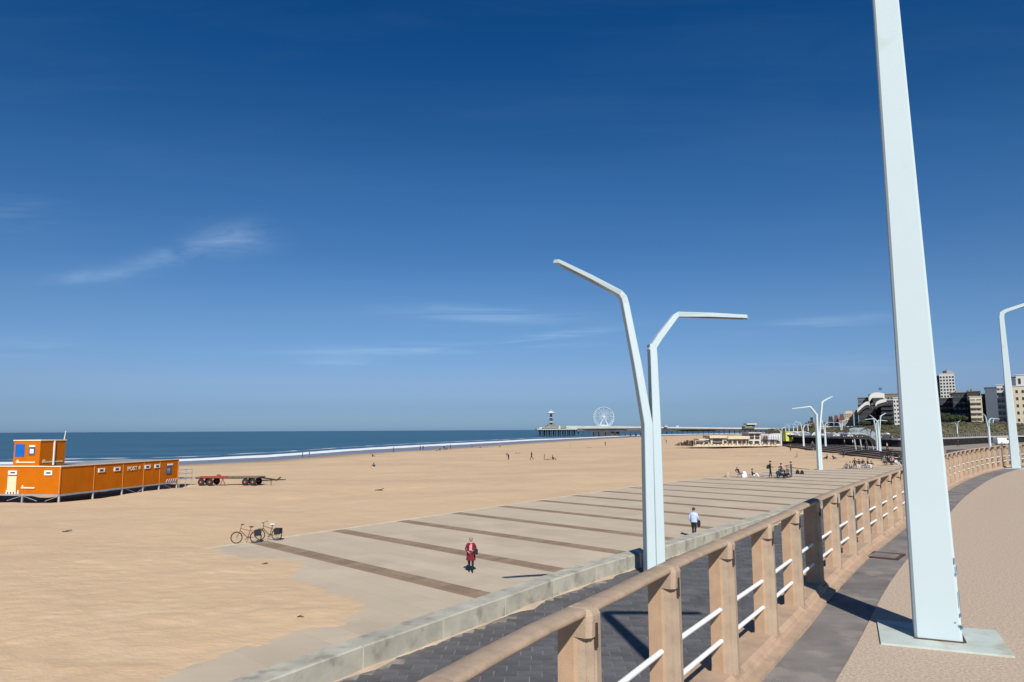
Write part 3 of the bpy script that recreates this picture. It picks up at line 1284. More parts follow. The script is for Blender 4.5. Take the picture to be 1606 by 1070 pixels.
# ------------------------------------------------------------------ lower promenade (dark slate pavers)
bl = MB()
inner = []
s = 0.5
while s < SEND:
    a, _ = rail_at(s, -0.20, 0)
    inner.append((a.x, a.y))
    s += 2
outer = [(p.x, p.y) for p in WALL]
BLV = outer + [(100, 100)] + inner[::-1]
bl.sheet([(x, y, Z_BLV - 0.0045) for x, y in BLV])
promenade = tag(bl.build('promenade', M['joint']), kind='structure')
pd = R_(-3)
pw, pdp = 0.42, 0.30
lst = []
cxy = (math.cos(pd), math.sin(pd))
for r in range(0, 130):
    y0 = 8.0 + r * pdp * 1.0
    for k in range(-60, 110):
        x0 = k * pw + (r % 2) * pw / 2
        lst.append((x0 * cxy[0] - y0 * cxy[1], x0 * cxy[1] + y0 * cxy[0]))
A = np.array(lst)
ok = inside(A[:, 0], A[:, 1], BLV) & (seg_dist(A[:, 0], A[:, 1], outer) > 0.12) & (seg_dist(A[:, 0], A[:, 1], inner) > 0.15)
A = A[ok]


def visible_px(x, y, z):
    c = CROT.transposed() @ (Vector((x, y, z)) - Vector((0, 0, CZ)))
    if c.z > -0.5:
        return None
    return W_ / 2 + F * c.x / -c.z, H_ / 2 - F * c.y / -c.z


near, rest = [], []
for x, y in A:
    v = visible_px(x, y, Z_BLV)
    vis = v and 0 < v[0] < W_ and v[1] < H_
    # hidden from the photo behind the deck edge
    (near if vis and not inside(np.array([x * 5.0]), np.array([y * 5.0]), [(0, 0)]).any() else rest).append((y, x))
near.sort()
nearest = near[:330]
rest += near[330:]
pvm = MB()
pvm.box((0, 0, 0), (pw - 0.016, pdp - 0.008, 0.03))
proto = None
for y, x in nearest[:295]:
    if proto is None:
        proto = pvm.build('paver', M['slate'], promenade)
        o = proto
    else:
        o = proto.copy()
        COL.objects.link(o)
    o.location = (x, y, Z_BLV - 0.012 + random.uniform(-.002, .003))
    o.rotation_euler = (random.uniform(-.004, .004), random.uniform(-.004, .004), pd)
rs = MB()
for y, x in rest + nearest[295:]:
    if y < 70:
        rs.box((x, y, Z_BLV - 0.012 + random.uniform(-.002, .003)), (pw - 0.016, pdp - 0.008, 0.03), pd)
tag(rs.build('far_pavers', M['slate_all'], promenade), kind='stuff')
#@@PART2
# ------------------------------------------------------------------ lamps
def sweep(q, pts, a, b, fa=None, yaxis=Vector((0, 1, 0))):
    """rectangular tube along pts; a = width in the plane of the path, b = width along y"""
    n = len(pts)
    pts = [Vector(p) for p in pts]
    rs = []
    for i, p in enumerate(pts):
        t0 = (pts[i] - pts[i - 1]).normalized() if i > 0 else None
        t1 = (pts[i + 1] - pts[i]).normalized() if i < n - 1 else None
        t = (t0 + t1).normalized() if (t0 and t1) else (t0 or t1)
        k = 1.0
        if t0 and t1:
            k = 1 / max(0.4, math.cos(t0.angle(t1) / 2))
        nrm = t.cross(yaxis).normalized()
        yy = nrm.cross(t).normalized()
        if yy.dot(yaxis) < 0:
            yy = -yy
        w, h = a[i] / 2 * k, b[i] / 2
        c = min(w, h) * 0.14
        rs.append([p + nrm * x + yy * y for x, y in ((-w, -h + c), (-w + c, -h), (w - c, -h), (w, -h + c), (w, h - c), (w - c, h), (-w + c, h), (-w, h - c))])
    q.rings(rs)
    return q


def led_strip(p0, p1, w, off, parent):
    """lamp glass let into the underside of an arm"""
    q = MB()
    p0, p1 = Vector(p0), Vector(p1)
    t = (p1 - p0).normalized()
    dn_ = Vector((0, 0, -1)) - t * (-t.z)
    dn_.normalize()
    side = t.cross(dn_)
    vs = []
    for p in (p0.lerp(p1, 0.12), p0.lerp(p1, 0.94)):
        for sx in (-1, 1):
            vs.append(p + dn_ * off + side * sx * w / 2)
        for sx in (1, -1):
            vs.append(p + dn_ * (off + 0.012) + side * sx * w / 2)
    q.add(vs, [(0, 1, 2, 3), (7, 6, 5, 4), (0, 4, 5, 1), (1, 5, 6, 2), (2, 6, 7, 3), (3, 7, 4, 0)])
    return q.build('lamp_glass', M['led'], parent)


def y_lamp(name, label, loc, rz=0.0, group=None):
    t = thing(name, label, 'street lamp', loc, rz, group)
    q = MB()
    L = [(-0.16, 0, 0), (-0.15, 0, 2.4), (-0.138, 0, 4.35), (-0.40, 0, 6.1), (-0.72, 0, 7.95), (-0.78, -0.02, 8.12), (-0.92, -0.06, 8.26), (-1.95, -0.62, 8.60), (-3.02, -1.2, 8.92)]
    sweep(q, L, [0.27, 0.26, 0.25, 0.225, 0.19, 0.185, 0.16, 0.135, 0.10], [0.40, 0.39, 0.37, 0.33, 0.28, 0.28, 0.28, 0.26, 0.23])
    a = q.build('left_branch', M['paint'], t)
    a.name = 'branch'
    led_strip((-0.98, -0.1, 8.28), (-2.94, -1.19, 8.91), 0.15, 0.062, a)
    q = MB()
    Rr = [(0.118, 0, 0), (0.118, 0, 2.4), (0.114, 0, 4.35), (0.095, 0, 6.3), (0.080, 0, 6.72)]
    sweep(q, Rr, [0.27, 0.26, 0.25, 0.215, 0.21], [0.40, 0.39, 0.37, 0.32, 0.31])
    b = q.build('branch', M['paint'], t)
    q = MB()
    A = [(0.03, 0.0, 6.52), (0.30, -0.02, 6.93), (0.80, -0.05, 7.56), (0.93, -0.08, 7.62), (1.75, -0.6, 7.52), (2.60, -1.15, 7.40)]
    sweep(q, A, [0.20, 0.19, 0.165, 0.15, 0.13, 0.10], [0.30, 0.30, 0.30, 0.30, 0.27, 0.24])
    c = q.build('arm', M['paint'], t)
    led_strip((0.98, -0.1, 7.61), (2.58, -1.14, 7.41), 0.15, 0.062, c)
    q = MB()
    q.box((-0.02, 0, 0.006), (0.75, 0.62, 0.016))
    q.build('base_plate', M['plate'], t)
    return t


YL = PZ(1028, 903, Z_BLV)
ylamp = y_lamp('street_lamp', 'pale blue Y-shaped street lamp on the dark promenade behind the railing', (YL.x, YL.y, Z_BLV), R_(7), 'pale blue forked street lamps')

# single-armed lamp on the upper walkway
def pole_lamp(name, label, loc, rz, lean=(0, 0), group=None, plate_rz=0, plate=(0.92, 0.80)):
    t = thing(name, label, 'street lamp', loc, rz, group)
    q = MB()
    lx, ly = lean
    P_ = [(0, 0, 0), (lx * .5, ly * .5, 3.4), (lx * 0.965, ly * .97, 6.5), (lx + 0.03, ly, 6.68), (lx + 0.17, ly, 6.78), (lx + 1.3, ly, 7.13), (lx + 2.55, ly, 7.52)]
    sweep(q, P_, [0.345, 0.26, 0.185, 0.18, 0.15, 0.12, 0.09], [0.28, 0.25, 0.22, 0.22, 0.22, 0.20, 0.18])
    a = q.build('pole', M['paint'], t)
    led_strip((lx + 0.3, ly, 6.82), (lx + 2.5, ly, 7.5), 0.13, 0.065, a)
    q = MB()
    q.box((0.02, 0.02, 0.007), (plate[0], plate[1], 0.016), plate_rz)
    q.build('base_plate', M['plate'], t)
    # weld bead round the foot
    q = MB()
    q.box((0, -0.142, 0.02), (0.36, 0.012, 0.012))
    q.box((0.19, 0, 0.02), (0.012, 0.27, 0.012))
    q.build('weld', M['rust'], t)
    return t


BL = Vector((3.545, 6.44, 0.0))
topx = PD(1391, 0, 6.40)
kx = (topx.x - 3.54) / topx.z * 6.7
rzb = R_(-25)
# lean in the lamp's own axes
lw = Vector((kx, 0.0, 0))
ll = (lw.x * math.cos(-rzb), lw.x * math.sin(-rzb))
blamp = pole_lamp('pole_lamp', 'very tall near pale blue lamp pole on a flat base plate', BL, rzb, ll, 'single armed lamps on the upper walkway', R_(1))
q = MB()
for (x, z, w, h, r) in ((0.150, 0.66, .010, .05, .4), (0.162, 0.60, .008, .05, -.2), (0.155, 0.555, .012, .022, 0), (0.168, 0.36, .006, .13, 0), (0.168, 0.235, .012, .03, 0), (0.155, 0.145, .022, .02, 0), (0.170, 0.138, .02, .022, 0), (0.125, 0.17, .012, .012, 0)):
    q.box((x, -0.1405, z), (w, 0.003, h))
q.build('scratches', M['scuff'], blamp)
b2 = PZ(1590, 735, 0.0)
blamp2 = copy_tree(blamp, 'smaller pale blue lamp pole on the walkway curve near the right edge', (b2.x + .1, b2.y, 0), R_(-30))

# ------------------------------------------------------------------ orange beach post on stilts
BC = PZ(92, 782, -4.62)
brz = math.atan2(-3.4, 18.0)           # local +y runs along the long side, local -x along the front
bh = thing('beach_post', 'orange lifeguard container building on grey stilts with a cabin on its roof', 'building', (BC.x, BC.y, -4.85), brz + 0.0)
FZ, HZ = 0.62, 2.62                     # floor height over the sand, container height
LL, FW = 18.3, 12.5                     # long side, front


def fl(name, mat, boxes, parent=bh):
    q = MB()
    for b in boxes:
        q.box(*b)
    return q.build(name, mat, parent)


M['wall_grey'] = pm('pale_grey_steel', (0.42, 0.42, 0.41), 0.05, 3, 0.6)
# body modules: the front block and four modules down the long side
mods = [0, 4.55, 8.9, 12.6, 15.5, LL]
seams = [0, 4.5, 8.75, 12.1, 14.9, LL]
fl('container', M['orange'], [((-FW / 2, seams[1] / 2, FZ + HZ / 2), (FW, seams[1] - 0.05, HZ))])
for i in range(1, 5):
    fl('container', M['orange'], [((-4.0, (seams[i] + seams[i + 1]) / 2, FZ + HZ / 2), (8.0, seams[i + 1] - seams[i] - 0.05, HZ))])  # depth widened out of view so that shade fills the gap below
for y in seams[1:-1]:
    fl('seam', M['orange_trim'], [((0.012, y, FZ + HZ / 2), (0.05, 0.09, HZ))])
fl('corner_trim', M['orange_trim'], [((0.0, 0.0, FZ + HZ / 2), (0.10, 0.10, HZ))])
fl('corner_trim', M['orange_trim'], [((0.0, LL, FZ + HZ / 2), (0.10, 0.10, HZ))])
fl('roof_edge', M['cream'], [((-FW / 2, 0.0, FZ + HZ + 0.05), (FW + 0.1, 0.12, 0.11)), ((0.02, LL / 2, FZ + HZ + 0.048), (0.12, LL + 0.1, 0.10))])
fl('roof', M['grey_metal'], [((-FW / 2, seams[1] / 2, FZ + HZ + 0.01), (FW - 0.2, seams[1] - 0.2, 0.04)), ((-4.0, (seams[1] + LL) / 2, FZ + HZ + 0.01), (7.8, LL - seams[1] - 0.2, 0.04))])
fl('floor_beam', M['grey_metal'], [((-FW / 2, -0.02, FZ - 0.09), (FW, 0.14, 0.16)), ((0.0, LL / 2, FZ - 0.09), (0.14, LL, 0.16)), ((-7.9, (LL + seams[1]) / 2, FZ - 0.09), (0.14, LL - seams[1], 0.16)), ((-FW / 2, seams[1], FZ - 0.09), (FW, 0.14, 0.16))])
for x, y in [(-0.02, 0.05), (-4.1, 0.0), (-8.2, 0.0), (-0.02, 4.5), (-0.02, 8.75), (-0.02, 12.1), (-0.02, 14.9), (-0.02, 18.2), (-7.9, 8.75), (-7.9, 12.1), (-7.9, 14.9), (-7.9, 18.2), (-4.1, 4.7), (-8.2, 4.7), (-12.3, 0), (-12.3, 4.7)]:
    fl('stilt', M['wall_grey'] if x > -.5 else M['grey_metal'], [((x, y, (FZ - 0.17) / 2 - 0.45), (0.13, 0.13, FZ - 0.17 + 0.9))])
q = MB()
for a, b in (((-0.1, -0.02, FZ - 0.2), (-1.5, -0.02, -0.05)), ((-4.0, -0.02, FZ - 0.2), (-2.4, -0.02, -0.05)), ((-4.2, -.02, FZ - .2), (-5.8, -.02, -.05)), ((0, 9.3, FZ - 0.2), (0, 10.9, -0.1)), ((0, 12.6, FZ - 0.2), (0, 11.2, -0.1)), ((0, 15.7, FZ - .2), (0, 17.2, -.1))):
    q.tube(a, b, 0.028, n=6)
q.build('cross_brace', M['grey_metal'], bh)


def window(parent, axis, u, z, w, h, slit=(0.55, 0.32)):
    """white window with a dark slit; axis 'x' = on the front (y=0), 'y' = on the long side (x=0)"""
    q = MB()
    if axis == 'x':
        q.box((u, -0.05, z), (w, 0.06, h))
    else:
        q.box((0.05, u, z), (0.06, w, h))
    o = q.build('window', M['white'], parent)
    q = MB()
    if axis == 'x':
        q.box((u + w * .05, -0.085, z), (w * slit[0], 0.02, h * slit[1]))
    else:
        q.box((0.085, u - w * .02, z - h * .02), (0.02, w * slit[0], h * slit[1]))
    q.build('pane', M['dark'], o)
    return o


window(bh, 'x', -1.31, FZ + 2.05, 0.88, 0.46)
window(bh, 'x', -5.35, FZ + 2.05, 1.0, 0.40)
for y in (5.45, 7.75, 12.65, 14.35):
    window(bh, 'y', y, FZ + 2.02, 0.95, 0.42, (0.5, 0.5))
d_ = fl('door', M['cream'], [((-5.35, -0.05, FZ + 0.95), (1.0, 0.06, 1.55))])
fl('wave_emblem', M['cream'], [((-3.5, -0.055, FZ + 0.60), (1.55, 0.03, 0.15)), ((-4.1, -0.055, FZ + 0.74), (0.18, 0.03, 0.22))])
fl('stripes', M['white'], [((-5.9 + k * 0.33, -0.055, FZ + 0.10), (0.14, 0.03, 0.50)) for k in range(5)])
# station name on the long side
tcu = bpy.data.curves.new('station_name', 'FONT')
tcu.body = 'POST 4'
tcu.size = 0.62
tcu.extrude = 0.015
tcu.align_x = 'CENTER'
tcu.resolution_u = 2
tcu.space_character = 1.08
to = bpy.data.objects.new('station_name', tcu)
COL.objects.link(to)
to.parent = bh
to.location = (0.06, 10.4, FZ + 1.76)
to.rotation_euler = (math.pi / 2, 0, math.pi / 2)
tcu.offset = 0.018
tcu.materials.append(M['cream'])
# sign near the end
sg = fl('sign', M['signblue'], [((0.05, 16.45, FZ + 1.45), (0.05, 0.95, 0.85))])
fl('sign_print', M['grey_metal'], [((0.08, 16.45, FZ + 1.52), (0.02, 0.5, 0.3)), ((0.08, 16.45, FZ + 1.22), (0.02, 0.42, 0.1))], sg)
fl('sign_title', M['white'], [((0.05, 16.7, FZ + 2.10), (0.04, 1.0, 0.20))])
for k in range(5):
    q = MB()
    q.add([(0.055, 15.95 + k * 0.42, FZ + 0.05), (0.055, 16.15 + k * 0.42, FZ + 0.05), (0.055, 16.40 + k * 0.42, FZ + 0.42), (0.055, 16.20 + k * 0.42, FZ + 0.42)], [(0, 1, 2, 3)])
    q.build('stripe', M['white'], bh)
# cabin on the roof
CB0 = FZ + HZ + 0.10
CX0, CX1, CY1, CH = -5.5, -2.5, 3.2, 2.42
cab = fl('cabin', M['orange'], [(((CX0 + CX1) / 2, 0.05 + CY1 / 2, CB0 + CH / 2), (CX1 - CX0, CY1, CH))])
fl('cabin_roof', M['cream'], [(((CX0 + CX1) / 2, 0.05 + CY1 / 2, CB0 + CH + 0.05), (CX1 - CX0 + 0.14, CY1 + 0.14, 0.11))], cab)
fl('shutter', M['blue'], [((CX0 + 0.72, 0.03, CB0 + 1.50), (1.05, 0.05, 1.22))], cab)
sg2 = fl('sign', M['signblue'], [((CX0 + 2.1, 0.03, CB0 + 1.42), (0.68, 0.05, 0.78))], cab)
fl('sign_title', M['white'], [((CX0 + 2.1, 0.02, CB0 + 1.92), (0.66, 0.05, 0.17)), ((CX0 + 2.1, 0.0, CB0 + 1.42), (0.42, 0.02, 0.42))], cab)
fl('wave_emblem', M['cream'], [((CX0 + 1.45, 0.02, CB0 + 0.34), (2.2, 0.03, 0.13)), ((CX0 + 0.55, 0.02, CB0 + 0.48), (0.2, 0.03, 0.2))], cab)
fl('side_emblem', M['cream'], [((CX1 + 0.02, 1.7, CB0 + 0.34), (0.03, 2.6, 0.12)), ((CX1 + 0.02, 0.6, CB0 + 0.48), (0.03, 0.3, 0.2))], cab)
fl('downpipe', M['white'], [((CX1 + 0.06, 1.75, CB0 + CH / 2), (0.10, 0.14, CH))], cab)
q = MB()
q.tube((CX1 - 0.1, CY1 - 0.1, CB0 + CH), (CX1 + 0.05, CY1 - 0.1, CB0 + CH + 0.95), 0.045, 0.03, 8)
q.build('mast', M['white'], cab)
# platform with railing at the far end
dk = fl('platform', M['grey_metal'], [((-0.9, LL + 1.35, FZ + 0.28), (2.2, 2.6, 0.10))])
q = MB()
for x, y in ((0.15, LL + 0.1), (0.15, LL + 1.35), (0.15, LL + 2.6), (-1.95, LL + 2.6), (-1.95, LL + 0.1)):
    q.tube((x, y, -0.3), (x, y, FZ + 1.35), 0.04, n=6)
for z in (FZ + 0.85, FZ + 1.35):
    q.tube((0.15, LL + 0.1, z), (0.15, LL + 2.6, z), 0.03, n=6)
    q.tube((0.15, LL + 2.6, z), (-1.95, LL + 2.6, z), 0.03, n=6)
q.build('railing', M['grey_metal'], dk)

# ------------------------------------------------------------------ flatbed trailer and the tow bar
TC = on_sand(360, 761)
trl = thing('flatbed_trailer', 'empty red and black flatbed trailer parked on the sand beside the orange building', 'trailer', TC, R_(-2))
TL = 8.0
q = MB()
for k in range(10):
    q.box((-TL / 2 + (k + 0.5) * TL / 10, 0, 1.02), (TL / 10 - 0.03, 2.3, 0.07))
q.build('deck', M['wood'], trl)
fl('frame', M['dark'], [((0, sx * 0.6, 0.90), (TL, 0.12, 0.14)) for sx in (-1, 1)] + [((-TL / 2 + 0.4 + k * 1.27, 0, 0.93), (0.1, 2.2, 0.08)) for k in range(7)], trl)
fl('side_panel', M['red'], [((-1.5, -1.16, 1.06), (3.4, 0.05, 0.26)), ((-0.9, -1.16, 1.28), (0.5, 0.05, 0.2))], trl)


M['bike_red'] = pm('bike_maroon', (0.16, 0.035, 0.03), 0.1, 5, 0.5)


def wheel(x, y, r, parent, w=0.28):
    q = MB()
    q.ring((x, y, r), (0, 1, 0), r - 0.13, 0.13, 18, 8)
    q.tube((x, y - w / 2, r), (x, y + w / 2, r), r - 0.14, n=18)
    o = q.build('wheel', M['black'], parent)
    q = MB()
    q.tube((x, y - w / 2 - 0.03, r), (x, y + w / 2 + 0.03, r), r * 0.42, r * 0.42, n=14)
    q.build('rim', M['bike_red'], o)
    q = MB()
    q.tube((x, y - w / 2 - 0.06, r), (x, y + w / 2 + 0.06, r), r * 0.15, n=8)
    q.build('hub', M['grey_metal'], o)


for x in (-3.15, -2.05, 2.35, 3.3):
    for y in (-0.95, 0.95):
        wheel(x, y, 0.44, trl)
fl('mudguard', M['dark'], [((-2.6, -0.95, 0.93), (2.2, 0.34, 0.05)), ((2.8, -0.95, 0.93), (2.1, 0.34, 0.05))], trl)
q = MB()
q.tube((-0.45, -1.0, 0.85), (-0.75, -1.0, 0.02), 0.05, n=6)
q.tube((-0.45, -1.0, 0.85), (-0.1, -1.0, 0.02), 0.05, n=6)
q.build('stand_leg', M['red'], trl)
q = MB()
q.tube((TL / 2, -0.45, 0.9), (TL / 2 + 2.1, 0, 0.62), 0.055, n=6)
q.tube((TL / 2, 0.45, 0.9), (TL / 2 + 2.1, 0, 0.62), 0.055, n=6)
q.tube((TL / 2 + 1.2, 0, 0.7), (TL / 2 + 1.2, 0, 0.0), 0.05, n=6)
q.build('drawbar', M['dark'], trl)
hp = on_sand(430, 755)
hb = thing('tow_bar', 'dark loose tow bar lying on the sand beyond the trailer', 'tow bar', hp, R_(8))
q = MB()
q.tube((-1.6, 0, 0.14), (1.2, 0, 0.22), 0.10, 0.07, n=6)
q.tube((0.2, 0.3, 0.1), (0.9, -0.3, 0.55), 0.08, n=6)
q.build('bar', M['dark'], hb)
q = MB()
q.ring((1.35, 0, 0.22), (0, 0, 1), 0.16, 0.05, 12, 6)
q.build('eye', M['dark'], hb)

# ------------------------------------------------------------------ bicycles
def bicycle(label, loc, rz, colf, tilt=0.0, bags=None, group='bicycles at the end of the first brown band', basket=False):
    t = thing('bicycle', label, 'bicycle', loc, rz, group)
    t.rotation_euler = (tilt, 0, rz)
    wr = 0.34
    for x in (-0.53, 0.55):
        q = MB()
        q.ring((x, 0, wr), (0, 1, 0), wr - 0.03, 0.030, 22, 6)
        o = q.build('wheel', M['black'], t)
        q = MB()
        for k in range(10):
            a = 2 * math.pi * k / 10
            q.tube((x, 0, wr), (x + math.cos(a) * (wr - 0.03), 0, wr + math.sin(a) * (wr - 0.03)), 0.004, n=3)
        q.ring((x, 0, wr), (0, 1, 0), wr - 0.05, 0.012, 20, 4)
        q.build('spokes', M['grey_metal'], o)
        q = MB()
        for k in range(7):
            a = R_(20 + k * 22)
            a2 = R_(20 + (k + 1) * 22)
            q.box((x + math.cos((a + a2) / 2) * (wr + 0.03), 0, wr + math.sin((a + a2) / 2) * (wr + 0.03)), (0.14, 0.05, 0.012))
        q.build('mudguard', colf, t)
    q = MB()
    for a, b, r in (((-0.53, 0, wr), (-0.08, 0, 0.30), .016), ((-0.53, 0, wr), (-0.22, 0, 0.78), .014), ((-0.08, 0, 0.30), (-0.25, 0, 0.88), .02), ((-0.08, 0, 0.30), (0.36, 0, 0.74), .022),
                    ((-0.2, 0, 0.70), (0.34, 0, 0.86), .018), ((0.36, 0, 0.72), (0.32, 0, 0.98), .018), ((0.36, 0.045, 0.72), (0.55, 0.045, wr), .014), ((0.36, -0.045, 0.72), (0.55, -0.045, wr), .014)):
        q.tube(a, b, r, n=7)
    q.build('frame', colf, t)
    q = MB()
    q.tube((0.31, 0, 0.98), (0.30, 0, 1.06), 0.014, n=6)
    q.tube((0.30, -0.27, 1.10), (0.32, 0, 1.05), 0.013, n=6)
    q.tube((0.30, 0.27, 1.10), (0.32, 0, 1.05), 0.013, n=6)
    q.tube((0.30, -0.27, 1.10), (0.16, -0.29, 1.08), 0.017, n=6)
    q.tube((0.30, 0.27, 1.10), (0.16, 0.29, 1.08), 0.017, n=6)
    q.build('handlebar', M['dark'], t)
    q = MB()
    q.ball((-0.26, 0, 0.93), (0.14, 0.085, 0.04), 8)
    q.tube((-0.25, 0, 0.86), (-0.26, 0, 0.93), 0.014, n=6)
    q.build('saddle', M['black'], t)
    q = MB()
    q.ring((-0.08, 0.03, 0.30), (0, 1, 0), 0.085, 0.008, 14, 4)
    q.tube((-0.08, -0.08, 0.30), (0.06, -0.08, 0.20), 0.010, n=5)
    q.tube((-0.08, 0.08, 0.30), (-0.22, 0.08, 0.40), 0.010, n=5)
    q.box((0.07, -0.12, 0.20), (0.09, 0.07, 0.02))
    q.box((-0.23, 0.12, 0.40), (0.09, 0.07, 0.02))
    q.build('crank', M['dark'], t)
    q = MB()
    q.box((-0.60, 0, 0.735), (0.42, 0.13, 0.015))
    q.tube((-0.53, 0.06, wr), (-0.72, 0.06, 0.73), 0.007, n=4)
    q.tube((-0.53, -0.06, wr), (-0.72, -0.06, 0.73), 0.007, n=4)
    q.build('carrier', M['dark'], t)
    if bags:
        for sx in (-1, 1):
            q = MB()
            q.box((-0.62, sx * 0.14, 0.56), (0.36, 0.13, 0.32))
            q.build('pannier', bags, t)
    q = MB()
    q.tube((-0.1, 0.05, 0.28), (-0.02, 0.20, 0.0), 0.010, n=5)
    q.build('kickstand', M['dark'], t)
    return t


M['bike_red'] = pm('bike_maroon', (0.16, 0.035, 0.03), 0.1, 5, 0.5)
M['bike_olive'] = pm('bike_olive', (0.06, 0.062, 0.035), 0.1, 5, 0.5)
M['cloth_dark'] = pm('dark_cloth', (0.018, 0.019, 0.026), 0.1, 10, 0.9)
M['cloth_white'] = pm('white_cloth', (0.62, 0.62, 0.60), 0.05, 8, 0.9)
p = PZ(386, 852, Z_TER + 0.01)
bicycle('smaller dark red bicycle with turned front wheel, left of the pair on the terrace edge', p, R_(196), M['bike_red'], R_(4), M['cloth_dark'])
p = PZ(421, 847.5, Z_TER + 0.01)
bk = bicycle('olive upright bicycle with dark panniers and a white saddle cover, right of the pair', p, R_(172), M['bike_olive'], R_(-3), M['cloth_dark'])
q = MB()
q.box((-0.28, 0, 0.975), (0.30, 0.20, 0.06))
q.build('saddle_cover', M['cloth_white'], bk)

# ------------------------------------------------------------------ people
CLOTH = {}


def cloth(name, col, rough=0.85):
    if name not in CLOTH:
        CLOTH[name] = pm('cloth_' + name, col, 0.12, 14, rough, 0.15, 30)
    return CLOTH[name]


SKIN = pm('skin', (0.42, 0.24, 0.17), 0.04, 10, 0.6)
HAIR = {'brown': pm('hair_brown', (0.05, 0.028, 0.016), 0.2, 30, 0.6), 'grey': pm('hair_grey', (0.28, 0.25, 0.22), 0.15, 30, 0.6),
        'black': pm('hair_black', (0.012, 0.010, 0.009), 0.2, 30, 0.5), 'blond': pm('hair_blond', (0.34, 0.22, 0.10), 0.15, 30, 0.6)}

POSES = {
    'stand': dict(pel=(0, 0, .93), ch=(0, -.01, 1.30), nk=(0, 0, 1.47), hd=(0, -.03, 1.62),
                  ks=((.09, -.02, .49), (-.09, .0, .49)), an=((.10, .02, .08), (-.10, .03, .08)),
                  el=((.25, .03, 1.12), (-.25, .03, 1.12)), ha=((.25, -.06, .86), (-.25, -.05, .86))),
    'walk': dict(pel=(0, 0, .92), ch=(0, -.04, 1.29), nk=(0, -.05, 1.46), hd=(0, -.10, 1.61),
                 ks=((.09, -.17, .51), (-.09, .05, .48)), an=((.09, -.22, .09), (-.09, .34, .17)),
                 el=((.26, .13, 1.13), (-.26, -.08, 1.13)), ha=((.24, .10, .88), (-.25, -.30, .98))),
    'hold': dict(pel=(0, 0, .93), ch=(0, .0, 1.30), nk=(0, -.02, 1.47), hd=(0, -.07, 1.62),
                 ks=((.09, -.10, .50), (-.09, .03, .48)), an=((.08, -.10, .08), (-.08, .16, .09)),
                 el=((.27, .0, 1.13), (-.27, -.02, 1.14)), ha=((.10, -.27, 1.10), (-.14, -.28, 1.05))),
    'carry': dict(pel=(0, 0, .93), ch=(0, -.02, 1.30), nk=(0, -.02, 1.47), hd=(0, -.05, 1.62),
                  ks=((.09, -.12, .50), (-.09, .05, .48)), an=((.08, -.10, .08), (-.09, .26, .13)),
                  el=((.27, .04, 1.13), (-.27, .03, 1.13)), ha=((.22, -.12, .93), (-.20, -.14, .95))),
    'point': dict(pel=(0, 0, .93), ch=(0, -.01, 1.30), nk=(0, 0, 1.47), hd=(0, -.04, 1.62),
                  ks=((.09, -.02, .49), (-.09, .0, .49)), an=((.10, .02, .08), (-.10, .03, .08)),
                  el=((.26, -.22, 1.22), (-.25, .03, 1.12)), ha=((.24, -.48, 1.22), (-.25, -.05, .86))),
    'ground': dict(pel=(0, 0, .13), ch=(0, .08, .50), nk=(0, .06, .66), hd=(0, .03, .81),
                   ks=((.13, -.38, .42), (-.13, -.36, .40)), an=((.12, -.66, .07), (-.12, -.64, .07)),
                   el=((.27, -.02, .40), (-.27, -.02, .40)), ha=((.18, -.26, .40), (-.18, -.26, .38))),
    'bench': dict(pel=(0, 0, .50), ch=(0, .0, .87), nk=(0, -.03, 1.04), hd=(0, -.07, 1.19),
                  ks=((.12, -.43, .50), (-.12, -.43, .50)), an=((.12, -.45, .08), (-.12, -.40, .08)),
                  el=((.27, -.05, .70), (-.27, -.05, .70)), ha=((.14, -.30, .62), (-.14, -.30, .62))),
    'lean': dict(pel=(0, .0, .50), ch=(0, .20, .83), nk=(0, .28, .98), hd=(0, .28, 1.13),
                 ks=((.11, -.42, .46), (-.11, -.40, .50)), an=((.10, -.78, .20), (-.10, -.74, .16)),
                 el=((.30, .30, .72), (-.30, .30, .72)), ha=((.26, .12, .56), (-.26, .12, .56))),
    'lie': dict(pel=(0, 0, .12), ch=(0, .37, .15), nk=(0, .53, .20), hd=(0, .67, .27),
                ks=((.10, -.42, .28), (-.10, -.43, .13)), an=((.10, -.80, .08), (-.10, -.85, .08)),
                el=((.32, .35, .10), (-.32, .40, .12)), ha=((.20, .10, .10), (-.25, .62, .12))),
    'bend': dict(pel=(0, .05, .90), ch=(0, -.25, 1.12), nk=(0, -.40, 1.15), hd=(0, -.52, 1.18),
                 ks=((.10, .02, .48), (-.10, .04, .48)), an=((.11, .05, .08), (-.11, .06, .08)),
                 el=((.24, -.34, .90), (-.24, -.34, .90)), ha=((.18, -.42, .66), (-.18, -.42, .66))),
}
BODY = {}


